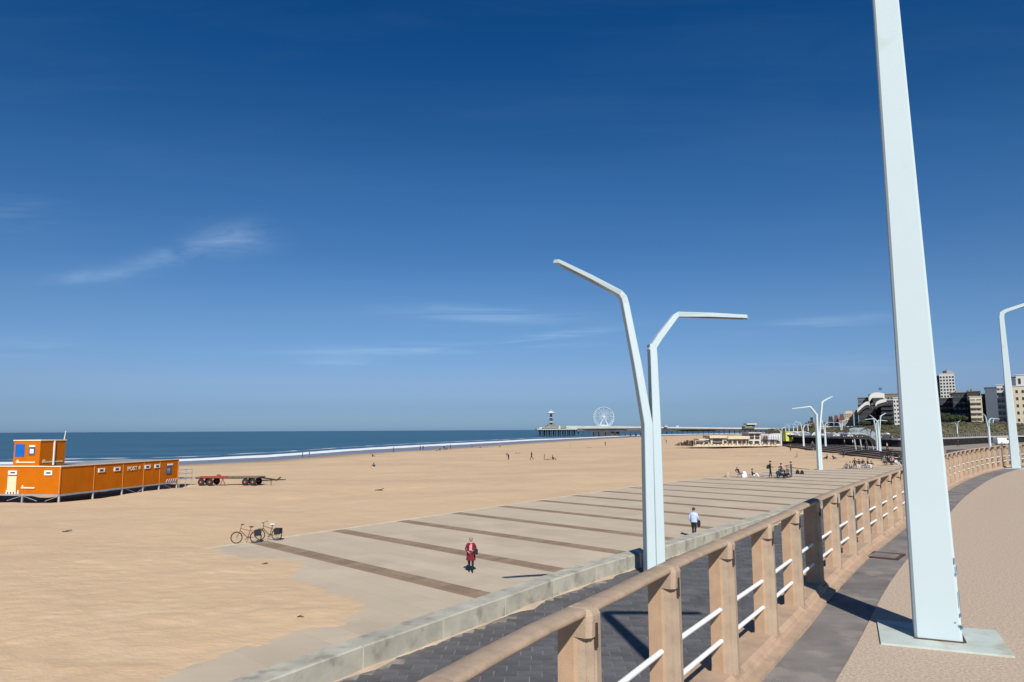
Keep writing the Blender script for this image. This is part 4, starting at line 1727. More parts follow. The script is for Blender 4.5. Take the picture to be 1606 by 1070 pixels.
def body_mesh(pose, fingers=False):
    key = (pose, fingers)
    if key in BODY:
        return BODY[key]
    P_ = POSES[pose]
    V, E_, R, Rg = [], [], [], []

    def v(p, r, g):
        V.append(Vector(p))
        R.append(r if hasattr(r, '__len__') else (r, r))
        Rg.append(g)
        return len(V) - 1

    def e(a, b):
        E_.append((a, b))
    pel, ch, nk, hd = (Vector(P_[k]) for k in ('pel', 'ch', 'nk', 'hd'))
    up_ = (ch - pel).normalized()
    ip = v(pel, (.15, .115), 'b')
    iw = v(pel.lerp(ch, .45), (.135, .10), 't')
    ic = v(ch, (.165, .115), 't')
    ish = v(ch.lerp(nk, .62), (.12, .09), 't')
    ink = v(nk, .055, 's')
    hdir = (hd - nk).normalized()
    ih0 = v(nk.lerp(hd, .55), (.072, .08), 's')
    ih1 = v(hd + Vector((0, 0, .01)), (.084, .10), 's')
    ih2 = v(hd + hdir * .085, (.058, .07), 's')
    e(ip, iw), e(iw, ic), e(ic, ish), e(ish, ink), e(ink, ih0), e(ih0, ih1), e(ih1, ih2)
    for k, sx in enumerate((1, -1)):
        hip = v(pel + Vector((sx * .09, 0, -.04)), .105, 'b')
        kn = Vector(P_['ks'][k])
        an = Vector(P_['an'][k])
        mid = v((pel + Vector((sx * .09, 0, -.04))).lerp(kn, .5), .088, 'b')
        ikn = v(kn, .064, 'b')
        cal = v(kn.lerp(an, .35), .062, 'b')
        ian = v(an, .042, 'b')
        e(ip, hip), e(hip, mid), e(mid, ikn), e(ikn, cal), e(cal, ian)
        fd = Vector((0, -1, 0))
        if pose in ('lie',):
            fd = Vector((0, -.2, 1))
        if pose == 'lean':
            fd = Vector((0, -.5, .8))
        hl = v(an + Vector((0, .0, -.04)), .04, 'f')
        toe = v(an + Vector((0, .0, -.045)) + fd.normalized() * .17, (.045, .028), 'f')
        e(ian, hl), e(hl, toe)
        sh = v(ch.lerp(nk, .60) + Vector((sx * .175, 0, 0)), .062, 't')
        el = Vector(P_['el'][k])
        ha = Vector(P_['ha'][k])
        iel = v(el, .046, 't')
        fa = v(el.lerp(ha, .6), .038, 't')
        iwr = v(ha, .028, 's')
        e(ish, sh), e(sh, iel), e(iel, fa), e(fa, iwr)
        dr = (ha - el).normalized()
        palm = v(ha + dr * .06, (.040, .022), 's')
        e(iwr, palm)
        side = dr.cross(Vector((sx, 0, 0)))
        if side.length < .1:
            side = Vector((0, 1, 0))
        side.normalize()
        curl = dr.cross(side).normalized() * (-sx)
        if fingers:
            for j, off in enumerate((-.027, -.009, .009, .027)):
                base = ha + dr * .095 + side * off
                L = (.072, .082, .076, .060)[j]
                a_ = v(base, .010, 's')
                b_ = v(base + dr * L * .55 + curl * .012, .009, 's')
                c_ = v(base + dr * L * .9 + curl * .035, .008, 's')
                e(palm, a_), e(a_, b_), e(b_, c_)
            a_ = v(ha + dr * .045 - side * .042, .011, 's')
            b_ = v(ha + dr * .085 - side * .060 + curl * .02, .009, 's')
            e(palm, a_), e(a_, b_)
        else:
            tip = v(ha + dr * .15 + curl * .03, (.030, .014), 's')
            e(palm, tip)
            th = v(ha + dr * .08 - side * .045, .012, 's')
            e(palm, th)
    me = bpy.data.meshes.new('body_src')
    me.from_pydata(V, E_, [])
    o = bpy.data.objects.new('body_src', me)
    COL.objects.link(o)
    sk = o.modifiers.new('skin', 'SKIN')
    for i, d in enumerate(me.skin_vertices[0].data):
        d.radius = R[i]
        d.use_root = (i == 0)
    sk.use_smooth_shade = True
    sk.branch_smoothing = 0.6
    ss_ = o.modifiers.new('sub', 'SUBSURF')
    ss_.levels = 1
    ss_.render_levels = 1
    dg = bpy.context.evaluated_depsgraph_get()
    ev = o.evaluated_get(dg)
    out = bpy.data.meshes.new_from_object(ev)
    bpy.data.objects.remove(o)
    # region per face from the nearest joint
    pts_ = np.array([list(p) for p in V])
    order = {'s': 0, 't': 1, 'b': 2, 'f': 3}
    out.materials.clear()
    for _ in range(4):
        out.materials.append(None)
    mi = []
    ed = [(np.array(V[a]), np.array(V[b]), Rg[a], Rg[b]) for a, b in E_]
    for pg in out.polygons:
        c = np.array(pg.center)
        best, bg_ = 1e9, 's'
        for a, b, ga, gb in ed:
            ab = b - a
            t_ = float(np.clip(np.dot(c - a, ab) / (np.dot(ab, ab) + 1e-9), 0, 1))
            d_ = np.linalg.norm(c - a - ab * t_)
            if d_ < best:
                best = d_
                bg_ = ga if t_ < 0.5 else gb
        mi.append(order[bg_])
    out.polygons.foreach_set('material_index', mi)
    out.shade_smooth()
    BODY[key] = out
    return out


def person(label, loc, pose, top, bottom, hair='brown', rz=0.0, h=1.75, shoes=None, group=None, fingers=False, skirt=None, detail=False, hood=None):
    t = thing('person', label, 'person', loc, rz, group)
    sc = h / 1.75
    t.scale = (sc, sc, sc)
    me = body_mesh(pose, fingers).copy()
    for i, m in enumerate((SKIN, top, bottom, shoes or M['black'])):
        me.materials[i] = m
    b = bpy.data.objects.new('body', me)
    COL.objects.link(b)
    b.parent = t
    hd = Vector(POSES[pose]['hd'])
    nk = Vector(POSES[pose]['nk'])
    q = MB()
    # hair: a cap that leaves the face free
    rs = []
    for i in range(7):
        ph = math.pi * (i / 6) * 0.62
        rr = math.sin(ph)
        rs.append([hd + Vector((0.098 * rr * math.cos(a) if True else 0, 0.022 + 0.112 * rr * math.sin(a) + (0.012 if math.sin(a) > 0 else -0.004), 0.025 + 0.100 * math.cos(ph) + (0.045 * rr if math.sin(a) < -0.3 and i > 3 else 0)))
                   for a in [2 * math.pi * k / 14 for k in range(14)]])
    rs[0] = [hd + Vector((0.004 * math.cos(2 * math.pi * k / 14), 0.022 + 0.004 * math.sin(2 * math.pi * k / 14), 0.126)) for k in range(14)]
    q.rings(rs[::-1], True)
    q.build('hair', hood or HAIR[hair], t, smooth=True)
    if detail:
        q = MB()
        q.ball(hd + Vector((0, -0.108, -0.012)), (0.013, 0.020, 0.022), 6)
        q.build('nose', SKIN, b, smooth=True)
        q = MB()
        for sx in (-1, 1):
            q.ball(hd + Vector((sx * 0.032, -0.094, 0.018)), (0.011, 0.008, 0.007), 5)
        q.build('eyes', M['black'], b)
        q = MB()
        q.box(hd + Vector((0, -0.100, -0.048)), (0.040, 0.010, 0.008))
        q.build('mouth', M['red'], b)
        q = MB()
        for sx in (-1, 1):
            q.ball(hd + Vector((sx * 0.088, 0.005, 0.0)), (0.012, 0.020, 0.03), 6)
        q.build('ears', SKIN, b, smooth=True)
    return t


C_dark = cloth('charcoal', (0.014, 0.014, 0.018))
C_jean = cloth('denim', (0.04, 0.055, 0.10))
C_white = cloth('white', (0.66, 0.66, 0.66))
C_teal = cloth('teal', (0.03, 0.085, 0.095))
C_red = cloth('burgundy', (0.15, 0.010, 0.026))
C_blue = cloth('pale_blue', (0.42, 0.50, 0.72))
C_beige = cloth('beige', (0.36, 0.28, 0.20))
C_pink = cloth('pink', (0.52, 0.26, 0.26))
C_navy = cloth('navy', (0.015, 0.022, 0.05))
C_grey = cloth('grey', (0.16, 0.165, 0.18))

# woman in the burgundy coat, walking towards us
wp = PZ(738.5, 898.0, Z_TER)
wm_ = person('person in burgundy winter coat with pink scarf and dark bag walking over the terrace', (wp.x, wp.y, Z_TER + 0.005), 'hold', C_red, C_dark, 'grey', R_(4), 1.62, fingers=True, detail=True)
q = MB()
rs = []
for z, rx, ry, y0 in ((0.60, 0.235, 0.20, 0.0), (0.63, 0.24, 0.205, 0.0), (0.80, 0.225, 0.19, 0.0), (0.98, 0.20, 0.165, 0.0), (1.12, 0.19, 0.15, 0.0), (1.30, 0.205, 0.15, 0.0), (1.40, 0.19, 0.125, 0.0), (1.46, 0.11, 0.09, -0.01), (1.50, 0.078, 0.078, -.02)):
    rs.append([Vector((rx * math.cos(a) * (1 + .02 * math.sin(5 * a + z * 9)), y0 + ry * math.sin(a) * (1 + .03 * math.cos(7 * a)), z)) for a in [2 * math.pi * k / 22 for k in range(22)]])
q.rings(rs)
q.build('coat', C_red, wm_, smooth=True)
q = MB()
q.ring((0, -0.03, 1.47), (0, 0.15, 1), 0.085, 0.035, 16, 8)
q.box((0.01, -0.17, 1.27), (0.085, 0.035, 0.34), 0.1)
q.box((-0.05, -0.165, 1.22), (0.07, 0.03, 0.26), -0.1)
q.build('scarf', C_pink, wm_, smooth=True)
q = MB()
q.box((-0.24, -0.12, 1.02), (0.16, 0.24, 0.22), 0.3)
bg_ = q.build('handbag', C_dark, wm_)
bg_.name = 'bag_strap_panel'
bpy.data.objects.remove(bg_)
hb_ = tag(MB().box((0, 0, 0), (0.17, 0.26, 0.22), 0.2).build('handbag', C_dark), 'dark handbag held at the side of the person in the burgundy coat', 'handbag')
hb_.location = (wp.x + 0.23, wp.y - 0.16, Z_TER + 0.97)
bpy.context.view_layer.update()

# man in pale blue shirt walking away behind the kerb wall
mp_ = PZ(1089, 843.5, Z_TER)
mn = person('person in pale blue shirt and black trousers walking away behind the kerb wall', (mp_.x, mp_.y, Z_TER + 0.005), 'carry', C_blue, C_dark, 'brown', R_(180 - 25), 1.82, fingers=True, detail=True)
q = MB()
rs = []
for z, rx, ry in ((0.90, 0.20, 0.15), (0.93, 0.205, 0.155), (1.10, 0.19, 0.14), (1.28, 0.215, 0.15), (1.40, 0.20, 0.125), (1.465, 0.10, 0.085)):
    rs.append([Vector((rx * math.cos(a), ry * math.sin(a), z)) for a in [2 * math.pi * k / 18 for k in range(18)]])
q.rings(rs)
q.build('shirt', C_blue, mn, smooth=True)
jk = thing('jacket', 'black jacket hanging over the arm of the person in the pale blue shirt', 'jacket', (mp_.x + 0.30, mp_.y + 0.02, Z_TER + 0.62))
q = MB()
q.rings([[Vector((x * w, y * d, z)) for x, y in ((-1, -.6), (0, -1), (1, -.5), (1, .6), (0, 1), (-1, .5))] for z, w, d in ((0, .05, .03), (.12, .10, .05), (.3, .11, .06), (.42, .08, .09))])
q.build('cloth', C_dark, jk, smooth=True)


def sp_(px, py):
    return on_sand(px, py)


def tz(px, py, dz=0.0):
    p = PZ(px, py, Z_TER)
    return Vector((p.x, p.y, Z_TER + dz))


# group on the far part of the terrace
def bag(label, loc, mat, s=0.4, cat='bag', name='bag', rz=0.3):
    q = MB()
    rs = []
    for z, w, d in ((0, .48, .30), (.1, .52, .34), (.6, .46, .28), (.85, .30, .16), (1, .12, .08)):
        rs.append([Vector((w * math.cos(a), d * math.sin(a) + .03 * math.sin(3 * a + z * 5), z)) * s for a in [2 * math.pi * k / 10 for k in range(10)]])
    q.rings(rs)
    o = q.build(name, mat, smooth=True)
    o.location = loc
    o.rotation_euler = (0, 0, rz)
    return tag(o, label, cat)


# low concrete seats and what people sit on
def low_seat(label, loc, w=0.5, h=0.42, rz=0.0, mat=None):
    t = thing('stool', label, 'stool', loc, rz)
    q = MB()
    q.box((0, 0, h - 0.02), (w, 0.40, 0.04))
    q.build('seat', mat or M['dark'], t)
    for sx in (-1, 1):
        q = MB()
        q.tube((sx * w * .45, -.18, h - .03), (sx * w * .45, .18, 0), 0.015, n=5)
        q.tube((sx * w * .45, .18, h - .03), (sx * w * .45, -.18, 0), 0.015, n=5)
        q.build('leg', M['dark'], t)
    return t


S_ = 1.24
p = tz(1160, 749.2)
low_seat('folding stool under the person leaning back on the far terrace', p, 0.5, 0.45, 0)
person('person in dark jacket leaning back with legs stretched on a stool at the terrace edge', p, 'lean', C_navy, C_grey, 'grey', R_(110), 1.75 * S_)
bag('white cloth bundle lying right of the reclining person on the terrace', tz(1167.5, 749), C_white, 0.85)
bag('small pale bundle alone at the left end of the far terrace group', tz(1142, 748.5), C_beige, 0.8)
p = tz(1181, 748.5)
person('person with black top and white trousers sitting on the ground right of the white bundle', p, 'ground', C_dark, C_white, 'black', R_(70), 1.75 * S_)
p = tz(1208.5, 749.5)
person('person in black standing with arms held forward beside the teal scooter', p, 'hold', C_dark, C_dark, 'black', R_(80), 1.85 * S_)
bag('black backpack carried by the person standing beside the teal scooter', p + Vector((-0.24, 0.02, 1.22)), C_dark, 0.55, 'backpack', 'backpack')

# mobility scooter-like teal moped
p = tz(1229, 749.5)
mo = thing('moped', 'dark teal moped standing on the far terrace with people seated around it', 'moped', p, R_(8))
M['teal'] = pm('teal_paint', (0.02, 0.07, 0.075), 0.1, 4, 0.35, spec=.5)
for x in (-0.75, 0.75):
    q = MB()
    q.ring((x, 0, 0.26), (0, 1, 0), 0.19, 0.075, 18, 8)
    o = q.build('wheel', M['black'], mo)
    q = MB()
    q.tube((x, -.05, .26), (x, .05, .26), 0.11, n=12)
    q.build('rim', M['grey_metal'], o)
q = MB()
q.rings([[Vector((x, sy * w, z)) for sy, z in ((-1, z0), (1, z0), (1, z1), (-1, z1))] for x, w, z0, z1 in ((-1.05, .12, .55, .72), (-.8, .2, .36, .86), (-.3, .22, .25, .82), (-.05, .18, .2, .40), (.35, .18, .2, .32), (.5, .2, .25, .75), (.62, .14, .45, .98))])
q.build('bodywork', M['teal'], mo, smooth=True)
q = MB()
q.rings([[Vector((x, y * w, z0 + dz)) for y, dz in ((-1, 0), (1, 0), (.8, .09), (-.8, .09))] for x, w, z0 in ((-.95, .12, .80), (-.6, .18, .84), (-.15, .12, .80))])
q.build('saddle', M['black'], mo)
q = MB()
q.tube((0.56, 0, .85), (0.48, 0, 1.10), .03, n=6)
q.tube((0.46, -.33, 1.12), (0.46, .33, 1.12), .02, n=6)
q.tube((0.75, 0, .26), (0.58, 0, .8), .04, n=6)
q.build('handlebar', M['dark'], mo)
q = MB()
q.ball((0.62, 0, .92), (.06, .09, .09), 8)
q.build('headlight', M['white'], mo)
person('person in teal jacket seated on the dark moped', p + Vector((-0.35, -0.05, 0.33)), 'bench', C_teal, C_navy, 'black', R_(95), 1.75 * S_)
p = tz(1236, 750.0)
low_seat('folding stool under the person in pale grey beside the moped', p, 0.5, 0.45, 0.4)
person('person in grey top sitting low at the right side of the moped', p, 'bench', C_grey, C_dark, 'blond', R_(-60), 1.68 * S_)
p = tz(1222.5, 750.5)
low_seat('folding stool in front of the moped, nearest the standing person in black', p, 0.5, 0.45, -0.4)
person('person in dark teal sitting in front of the moped near the standing person', p, 'bench', C_teal, C_dark, 'brown', R_(60), 1.7 * S_)
p = tz(1241.5, 748.5)
person('slim person in brown coat standing right behind the moped group', p, 'stand', cloth('brown', (0.07, 0.045, 0.035)), C_jean, 'brown', R_(-120), 1.72 * S_)
bag('dark round bag on the terrace right of the moped group, nearer of two', tz(1251, 743.5), C_dark, .62)
bag('dark round bag on the terrace edge, farther right of two beside the group', tz(1258, 744), C_dark, .6)

# seated crowd near the right, and the crowd beyond
seat_specs = [
    (1328, 735.5, 'ground', C_grey, C_grey, 'person in grey sitting at the left end of the row before the pole'),
    (1334, 735.0, 'ground', C_beige, C_grey, 'person in beige sitting second in the row before the tall pole'),
    (1341, 734.0, 'bench', C_dark, C_jean, 'person in black leaning forward third in the row before the pole'),
    (1348, 735.5, 'bench', C_dark, C_white, 'person with black jacket and white trousers mid row, seated'),
    (1354, 734.5, 'bench', C_navy, C_white, 'person in navy with white trousers turned right in the seated row'),
    (1361, 735.0, 'bench', C_dark, C_white, 'person in black and white near the right end of the row'),
    (1367, 733.5, 'ground', C_dark, C_beige, 'person in black over beige sitting at the right end of the row'),
    (1387, 729.5, 'bench', C_grey, C_dark, 'person in grey seated left in the group by the pole'),
    (1394, 729.5, 'bench', C_dark, C_navy, 'person in black seated mid group by the pole'),
    (1400, 729.0, 'bench', C_pink, C_dark, 'person in pink seated in the small group by the pole'),
    (1406, 729.5, 'ground', C_white, C_white, 'person in white sitting on the ground right against the tall pole'),
    (1411, 728.5, 'bench', C_dark, C_grey, 'person in black half hidden by the tall pole')]
for i, (x, y, po, a, b, lab) in enumerate(seat_specs):
    p = tz(x, y)
    if po == 'bench':
        low_seat('dark stool under the ' + lab, p, 0.5, 0.45, random.uniform(-.5, .5))
    person(lab, p, po, a, b, random.choice(['black', 'brown', 'grey']), R_(random.uniform(-80, 100)), 1.75 * S_)

# people on the sand (all drawn where the photo shows them)
beach = [
    (1323, 718, 'stand', C_navy, C_dark, 1.8, 'person in navy standing on the sand before the brown steps'),
    (1297, 720.5, 'ground', C_dark, C_dark, 1.8, 'person in black sitting on the sand right of the far forked lamp'),
    (1307, 720.5, 'ground', C_dark, C_jean, 1.8, 'person in black with jeans sitting on the sand, right one of two'),
    (1276, 714, 'stand', C_grey, C_beige, 1.75, 'person in grey standing on the sand left of the far forked lamp'),
    (1240, 707.5, 'stand', C_jean, C_dark, 1.75, 'person in denim blue standing on the sand before the pavilion end'),
    (1217, 702.5, 'stand', C_beige, C_grey, 1.7, 'person in beige standing close to the right end of the pavilion'),
    (1114, 700.5, 'walk', C_dark, C_dark, 1.7, 'person in black walking along the front of the pavilion'),
    (1045, 695.5, 'walk', C_dark, C_jean, 1.75, 'person in black walking on the sand just right of the Y-shaped lamp'),
    (1043, 690.5, 'stand', C_pink, C_grey, 1.7, 'distant person in pink standing left of the pavilion furniture'),
    (949.5, 699.5, 'stand', C_dark, C_jean, 1.8, 'person in black standing alone on the sand below the ferris wheel'),
    (895, 702.5, 'stand', C_pink, C_beige, 1.7, 'person in pink standing on the sand below the pier head'),
    (924, 702.5, 'lie', C_beige, C_beige, 1.7, 'person in beige lying on the sand below the pier'),
    (834, 721.5, 'walk', C_dark, C_dark, 1.85, 'person in black walking alone on the open sand, the largest on the beach'),
    (854, 721.3, 'stand', C_grey, C_grey, 1.35, 'child in grey standing on the sand beside two reclining people'),
    (860, 721.5, 'lie', C_beige, C_beige, 1.7, 'person in beige lying on the sand between the child and the sitter'),
    (867, 721.3, 'ground', C_dark, C_jean, 1.8, 'person in black sitting on the sand right of the child'),
    (797.5, 721, 'bend', cloth('brown', (0.07, 0.045, 0.035)), C_dark, 1.8, 'person in brown bending down on the open sand'),
    (812, 711.5, 'lie', C_beige, C_beige, 1.7, 'sunbather in beige lying on the sand up from the bending person'),
    (584, 716.5, 'ground', C_dark, C_dark, 1.8, 'person in black sitting on the sand close to the water, left of centre'),
    (586, 735, 'ground', C_dark, C_white, 1.8, 'person in black and white sitting alone midway up the beach'),
    (617, 709.5, 'walk', C_grey, C_dark, 1.75, 'person in grey walking at the waterline, left of the groups'),
    (659, 706.5, 'stand', C_dark, C_dark, 1.75, 'left one of two people in black standing at the waterline'),
    (663.5, 706.3, 'stand', C_navy, C_dark, 1.7, 'right one of two people in navy standing at the waterline'),
    (684, 707.5, 'ground', C_beige, C_grey, 1.75, 'person in beige sitting just up from the wet sand'),
    (690, 706.5, 'ground', C_dark, C_dark, 1.75, 'person in black sitting just up from the wet sand'),
    (696.5, 705.5, 'bend', C_dark, C_navy, 1.75, 'person in black bending over at the edge of the wet sand'),
    (701, 705.5, 'ground', C_navy, C_dark, 1.75, 'person in navy sitting in the group by the waterline'),
    (706.5, 705.0, 'stand', C_dark, C_dark, 1.8, 'tallest person in black standing in the group by the waterline'),
    (741, 700.5, 'lie', C_dark, C_dark, 1.75, 'person in black lying near the waterline under the foam'),
    (752.5, 702.3, 'ground', C_pink, C_dark, 1.75, 'person in pink sitting near the waterline'),
    (765, 700.5, 'ground', C_grey, C_grey, 1.75, 'person in grey sitting near the waterline below the foam'),
    (784, 702, 'stand', C_beige, C_dark, 1.8, 'person in beige standing near the waterline left of the pier'),
    (474.5, 717.5, 'stand', C_dark, C_dark, 1.8, 'leftmost person in black standing in the shallow water'),
    (485, 717.0, 'stand', C_grey, C_grey, 1.7, 'person in grey standing in the shallow water beside the leftmost one'),
    (1250, 717.5, 'ground', C_beige, C_beige, 1.6, 'small sitter in beige on the sand near the far forked lamp foot'),
]
for (x, y, po, a, b, h, lab) in beach:
    p = sp_(x, y)
    p.z = max(sand_z(p.x, p.y), -5.95)
    if inside(np.array([p.x]), np.array([p.y]), TERPOLY)[0]:
        p.z = max(p.z, Z_TER)
    person(lab, p, po, a, b, random.choice(['black', 'brown', 'grey']), R_(random.uniform(-180, 180)), h * 1.12)

# bits lying about on the sand
for (x, y, s, lab) in ((469, 968.5, 0.16, 'small dark stick on the sand drift near the terrace'), (595, 769.5, 0.55, 'dark driftwood piece on the open sand'),
                       (415, 885, 0.18, 'dark crumb of seaweed at the upper end of the sand drift'), (106, 834.5, 0.30, 'dark seaweed clump on the sand at the left')):
    p = sp_(x, y)
    q = MB()
    for k in range(5):
        a = random.uniform(-.5, .5)
        q.tube((random.uniform(-s, s) * .5 - s * .6, random.uniform(-s, s) * .3, .02), (random.uniform(-s, s) * .5 + s * .6, random.uniform(-s, s) * .3, .03 + random.uniform(0, s * .5)), s * .12, s * .05, n=5)
    o = q.build('driftwood', M['debris'])
    o.location = (p.x, p.y, p.z + 0.0)
    tag(o, lab, 'driftwood')
#@@PART3
# ------------------------------------------------------------------ pier and ferris wheel
def xz(px, py, D):
    p = PD(px, py, D)
    return p


M['pier_white'] = pm('pier_white', (0.40, 0.41, 0.385), 0.05, 0.1, 0.7)
M['pier_dark'] = pm('pier_dark', (0.055, 0.055, 0.065), 0.15, 0.2, 0.8)
M['pier_khaki'] = pm('pier_khaki', (0.16, 0.17, 0.125), 0.1, 0.1, 0.8)
M['wheel_white'] = pm('wheel_white', (0.48, 0.53, 0.58), 0.03, 0.1, 0.6)
M['pale_glass'] = pm('pale_glass', (0.30, 0.36, 0.40), 0.05, 0.1, 0.4)
DP = 880.0
pr = thing('pier', 'long white decked pier on dark piles reaching out into the sea', 'pier', PD(870, 678, DP).x and Vector((PD(870, 678, DP).x, DP, Z_SEA)))
PO = pr.location.copy()


def pbox(name, mat, px0, px1, py0, py1, D, depth, parent=pr, O=None):
    a, b = PD(px0, py0, D), PD(px1, py1, D)
    O = O or PO
    q = MB()
    q.box(((a.x + b.x) / 2 - O.x, D + depth / 2 - O.y, (a.z + b.z) / 2 - O.z), (abs(b.x - a.x), depth, abs(a.z - b.z)))
    return q.build(name, mat, parent)


pbox('lower_deck', M['pier_white'], 842, 905, 672.6, 674.0, DP - 6, 60)
pbox('lower_deck', M['pier_khaki'], 844, 904, 674.0, 675.2, DP - 4, 56)
pbox('hall', M['pier_dark'], 851, 905, 670.4, 672.6, DP, 40)
pbox('terrace_edge', M['pier_white'], 849, 897, 670.0, 670.6, DP - 1, 42)
pbox('hall', M['pier_khaki'], 857, 902, 668.2, 670.0, DP + 4, 30)
pbox('hall', M['pier_khaki'], 859.5, 872, 666.0, 668.2, DP + 8, 22)
pbox('stair_tower', M['pier_white'], 876, 879, 667.6, 673, DP - 3, 6)
pbox('kiosk', M['pier_white'], 845.5, 850, 670.2, 672.6, DP - 3, 12)
for i in range(24):
    x = 845 + i * 2.45
    pbox('pile', M['pier_dark'], x, x + 0.75, 675.2, 684.3, DP - 3 + (i % 2) * 4, 1.2)
for i in range(16):
    x = 846 + i * 3.6
    pbox('pile', M['pier_dark'], x, x + 1.6, 675.2, 683.6, DP + 25, 1.6)
# upper promenade deck from the head to the shore, in measured lengths
deck = [(888, 668.0, 672.6), (960, 668.2, 672.0), (1035, 669.4, 671.8), (1110, 670.2, 672.6), (1180, 671.0, 673.2), (1232, 671.6, 673.6)]
for (x0, t0, b0_), (x1, t1, b1_) in zip(deck, deck[1:]):
    D0 = DP - (x0 - 888) * .18
    q = MB()
    vs = []
    for x, t_, b_, D in ((x0, t0, b0_, D0), (x1, t1, b1_, DP - (x1 - 888) * .18)):
        for yy, dd in ((t_, 0), (b_, 0)):
            p = PD(x, yy, D) - PO
            vs.append(p)
        vs.append(Vector((vs[-2].x, vs[-2].y + 9, vs[-2].z)))
        vs.append(Vector((vs[-2].x, vs[-2].y + 9, vs[-2].z)))
    a = vs[:4]
    b = vs[4:]
    q.rings([[a[0], a[1], a[3], a[2]], [b[0], b[1], b[3], b[2]]])
    q.build('upper_deck', M['pier_white'], pr)
    q = MB()
    lo = [Vector((0, .5, 0)), Vector((0, 8, 0)), Vector((0, 8, -1.3)), Vector((0, .5, -1.3))]
    q.rings([[a[1] + v_ for v_ in lo], [b[1] + v_ for v_ in lo]])
    q.build('girder', M['pier_dark'], pr)
q = MB()
pbox('lower_walk', M['pier_khaki'], 905, 1010, 674.0, 675.2, DP - 4, 10)
pbox('lower_walk', M['pier_dark'], 905, 1232, 675.2, 675.9, DP - 30, 8)
for i in range(40):
    x = 906 + i * 8.2
    pbox('pile', M['pier_dark'], x, x + (1.0 if x > 1010 else 2.2), 674.8, 684.5 if x < 1010 else 681, DP - (x - 888) * .18 + 3, 1.2)
# dark stalls under the deck around the wheel
for x, w in ((931, 6), (939, 9), (950, 5), (957, 7), (966, 5)):
    pbox('stall', M['pier_dark'], x, x + w, 676.0, 683.0, DP - 8, 8)
# pavilions and bits on the deck
pbox('roof_house', M['pier_khaki'], 1168, 1180, 668.6, 671.2, DP - 60, 10)
rh = pbox('roof_house', M['pier_white'], 1171, 1187, 664.3, 666.2, DP - 60, 12)
pbox('house_wall', M['pier_dark'], 1174, 1184, 666.2, 669.8, DP - 58, 8)
for x in (1021, 1042, 1060):
    pbox('kiosk', M['pier_white'], x, x + 5, 667.8, 669.8, DP - 30, 6)
# bungee tower
tw_ = thing('pier_tower', 'white lookout tower with star shaped crown standing on the pier head', 'tower', (PD(865.2, 668, DP).x, DP + 12, PD(865, 668, DP + 12).z))


def ftz(py, D):
    return PD(865, py, D).z - tw_.location.z


q = MB()
q.tube((0, 0, ftz(668.5, DP + 12)), (0, 0, ftz(648, DP + 12)), 1.5, 1.1, 8)
for a in range(4):
    q.tube((3.2 * math.cos(a * 1.57 + .4), 3.2 * math.sin(a * 1.57 + .4), ftz(668.5, DP + 12)), (1.3 * math.cos(a * 1.57 + .4), 1.3 * math.sin(a * 1.57 + .4), ftz(652, DP + 12)), .28, .22, 5)
q.build('shaft', M['pier_dark'], tw_)
for z0, r, h in ((648, 5.4, 2.4), (655.4, 2.7, 1.0), (662.6, 3.6, 1.4)):
    q = MB()
    z = ftz(z0, DP + 12)
    rs = []
    for rr, zz in ((r * .35, z - h * .55), (r * .85, z - h * .2), (r, z), (r * .55, z + h * .45), (r * .25, z + h)):
        rs.append([Vector((rr * (1 + .13 * math.cos(5 * a)) * math.cos(a), rr * (1 + .13 * math.cos(5 * a)) * math.sin(a), zz)) for a in [2 * math.pi * k / 20 for k in range(20)]])
    q.rings(rs)
    q.build('crown' if z0 == 648 else 'gallery', M['wheel_white'], tw_)
q = MB()
q.tube((0, 0, ftz(647, DP + 12)), (0, 0, ftz(641.5, DP + 12)), .25, .12, 5)
q.build('mast', M['wheel_white'], tw_)

# ferris wheel
wc = PD(946.2, 654, DP)
fw = thing('ferris_wheel', 'white spoked ferris wheel standing over the middle of the pier', 'ferris wheel', (wc.x, DP - 4, PD(946, 669, DP).z))
zc = wc.z - fw.location.z
WR = 15.0 / F * DP
q = MB()
q.ring((0, -1.2, zc), (0, 1, 0), WR, 0.22, 48, 5)
q.ring((0, 1.2, zc), (0, 1, 0), WR, 0.22, 48, 5)
q.ring((0, 0, zc), (0, 1, 0), WR * .90, 0.16, 40, 5)
q.build('rim', M['wheel_white'], fw)
q = MB()
for k in range(24):
    a = 2 * math.pi * k / 24
    q.tube((0, 1.2 if k % 2 else -1.2, zc), (WR * math.cos(a), 1.2 if k % 2 else -1.2, zc + WR * math.sin(a)), 0.17, n=4)
q.build('spokes', M['wheel_white'], fw)
q = MB()
q.tube((0, -2, zc), (0, 2, zc), 1.1, n=12)
q.build('hub', M['wheel_white'], fw)
for sx in (-1, 1):
    for sy in (-1, 1):
        q = MB()
        q.tube((0, sy * 1.9, zc), (sx * 5.2, sy * 3.4, 0), 0.42, 0.5, 6)
        q.build('support_leg', M['wheel_white'], fw)
q = MB()
q.box((0, -3.5, 1.0), (8, 2.5, 2.0))
q.build('boarding_platform', M['wheel_white'], fw)
g0 = None
for k in range(36):
    a = 2 * math.pi * (k + .5) / 36
    if g0 is None:
        q = MB()
        q.rings([[Vector((r * math.cos(b), r * math.sin(b), z)) for b in [2 * math.pi * j / 8 for j in range(8)]] for r, z in ((.5, -1.6), (.9, -1.3), (.92, -.3), (.5, 0))])
        g0 = q.build('gondola', M['wheel_white'], fw)
        o = g0
    else:
        o = g0.copy()
        COL.objects.link(o)
    o.location = (WR * 1.03 * math.cos(a), 0, zc + WR * 1.03 * math.sin(a))

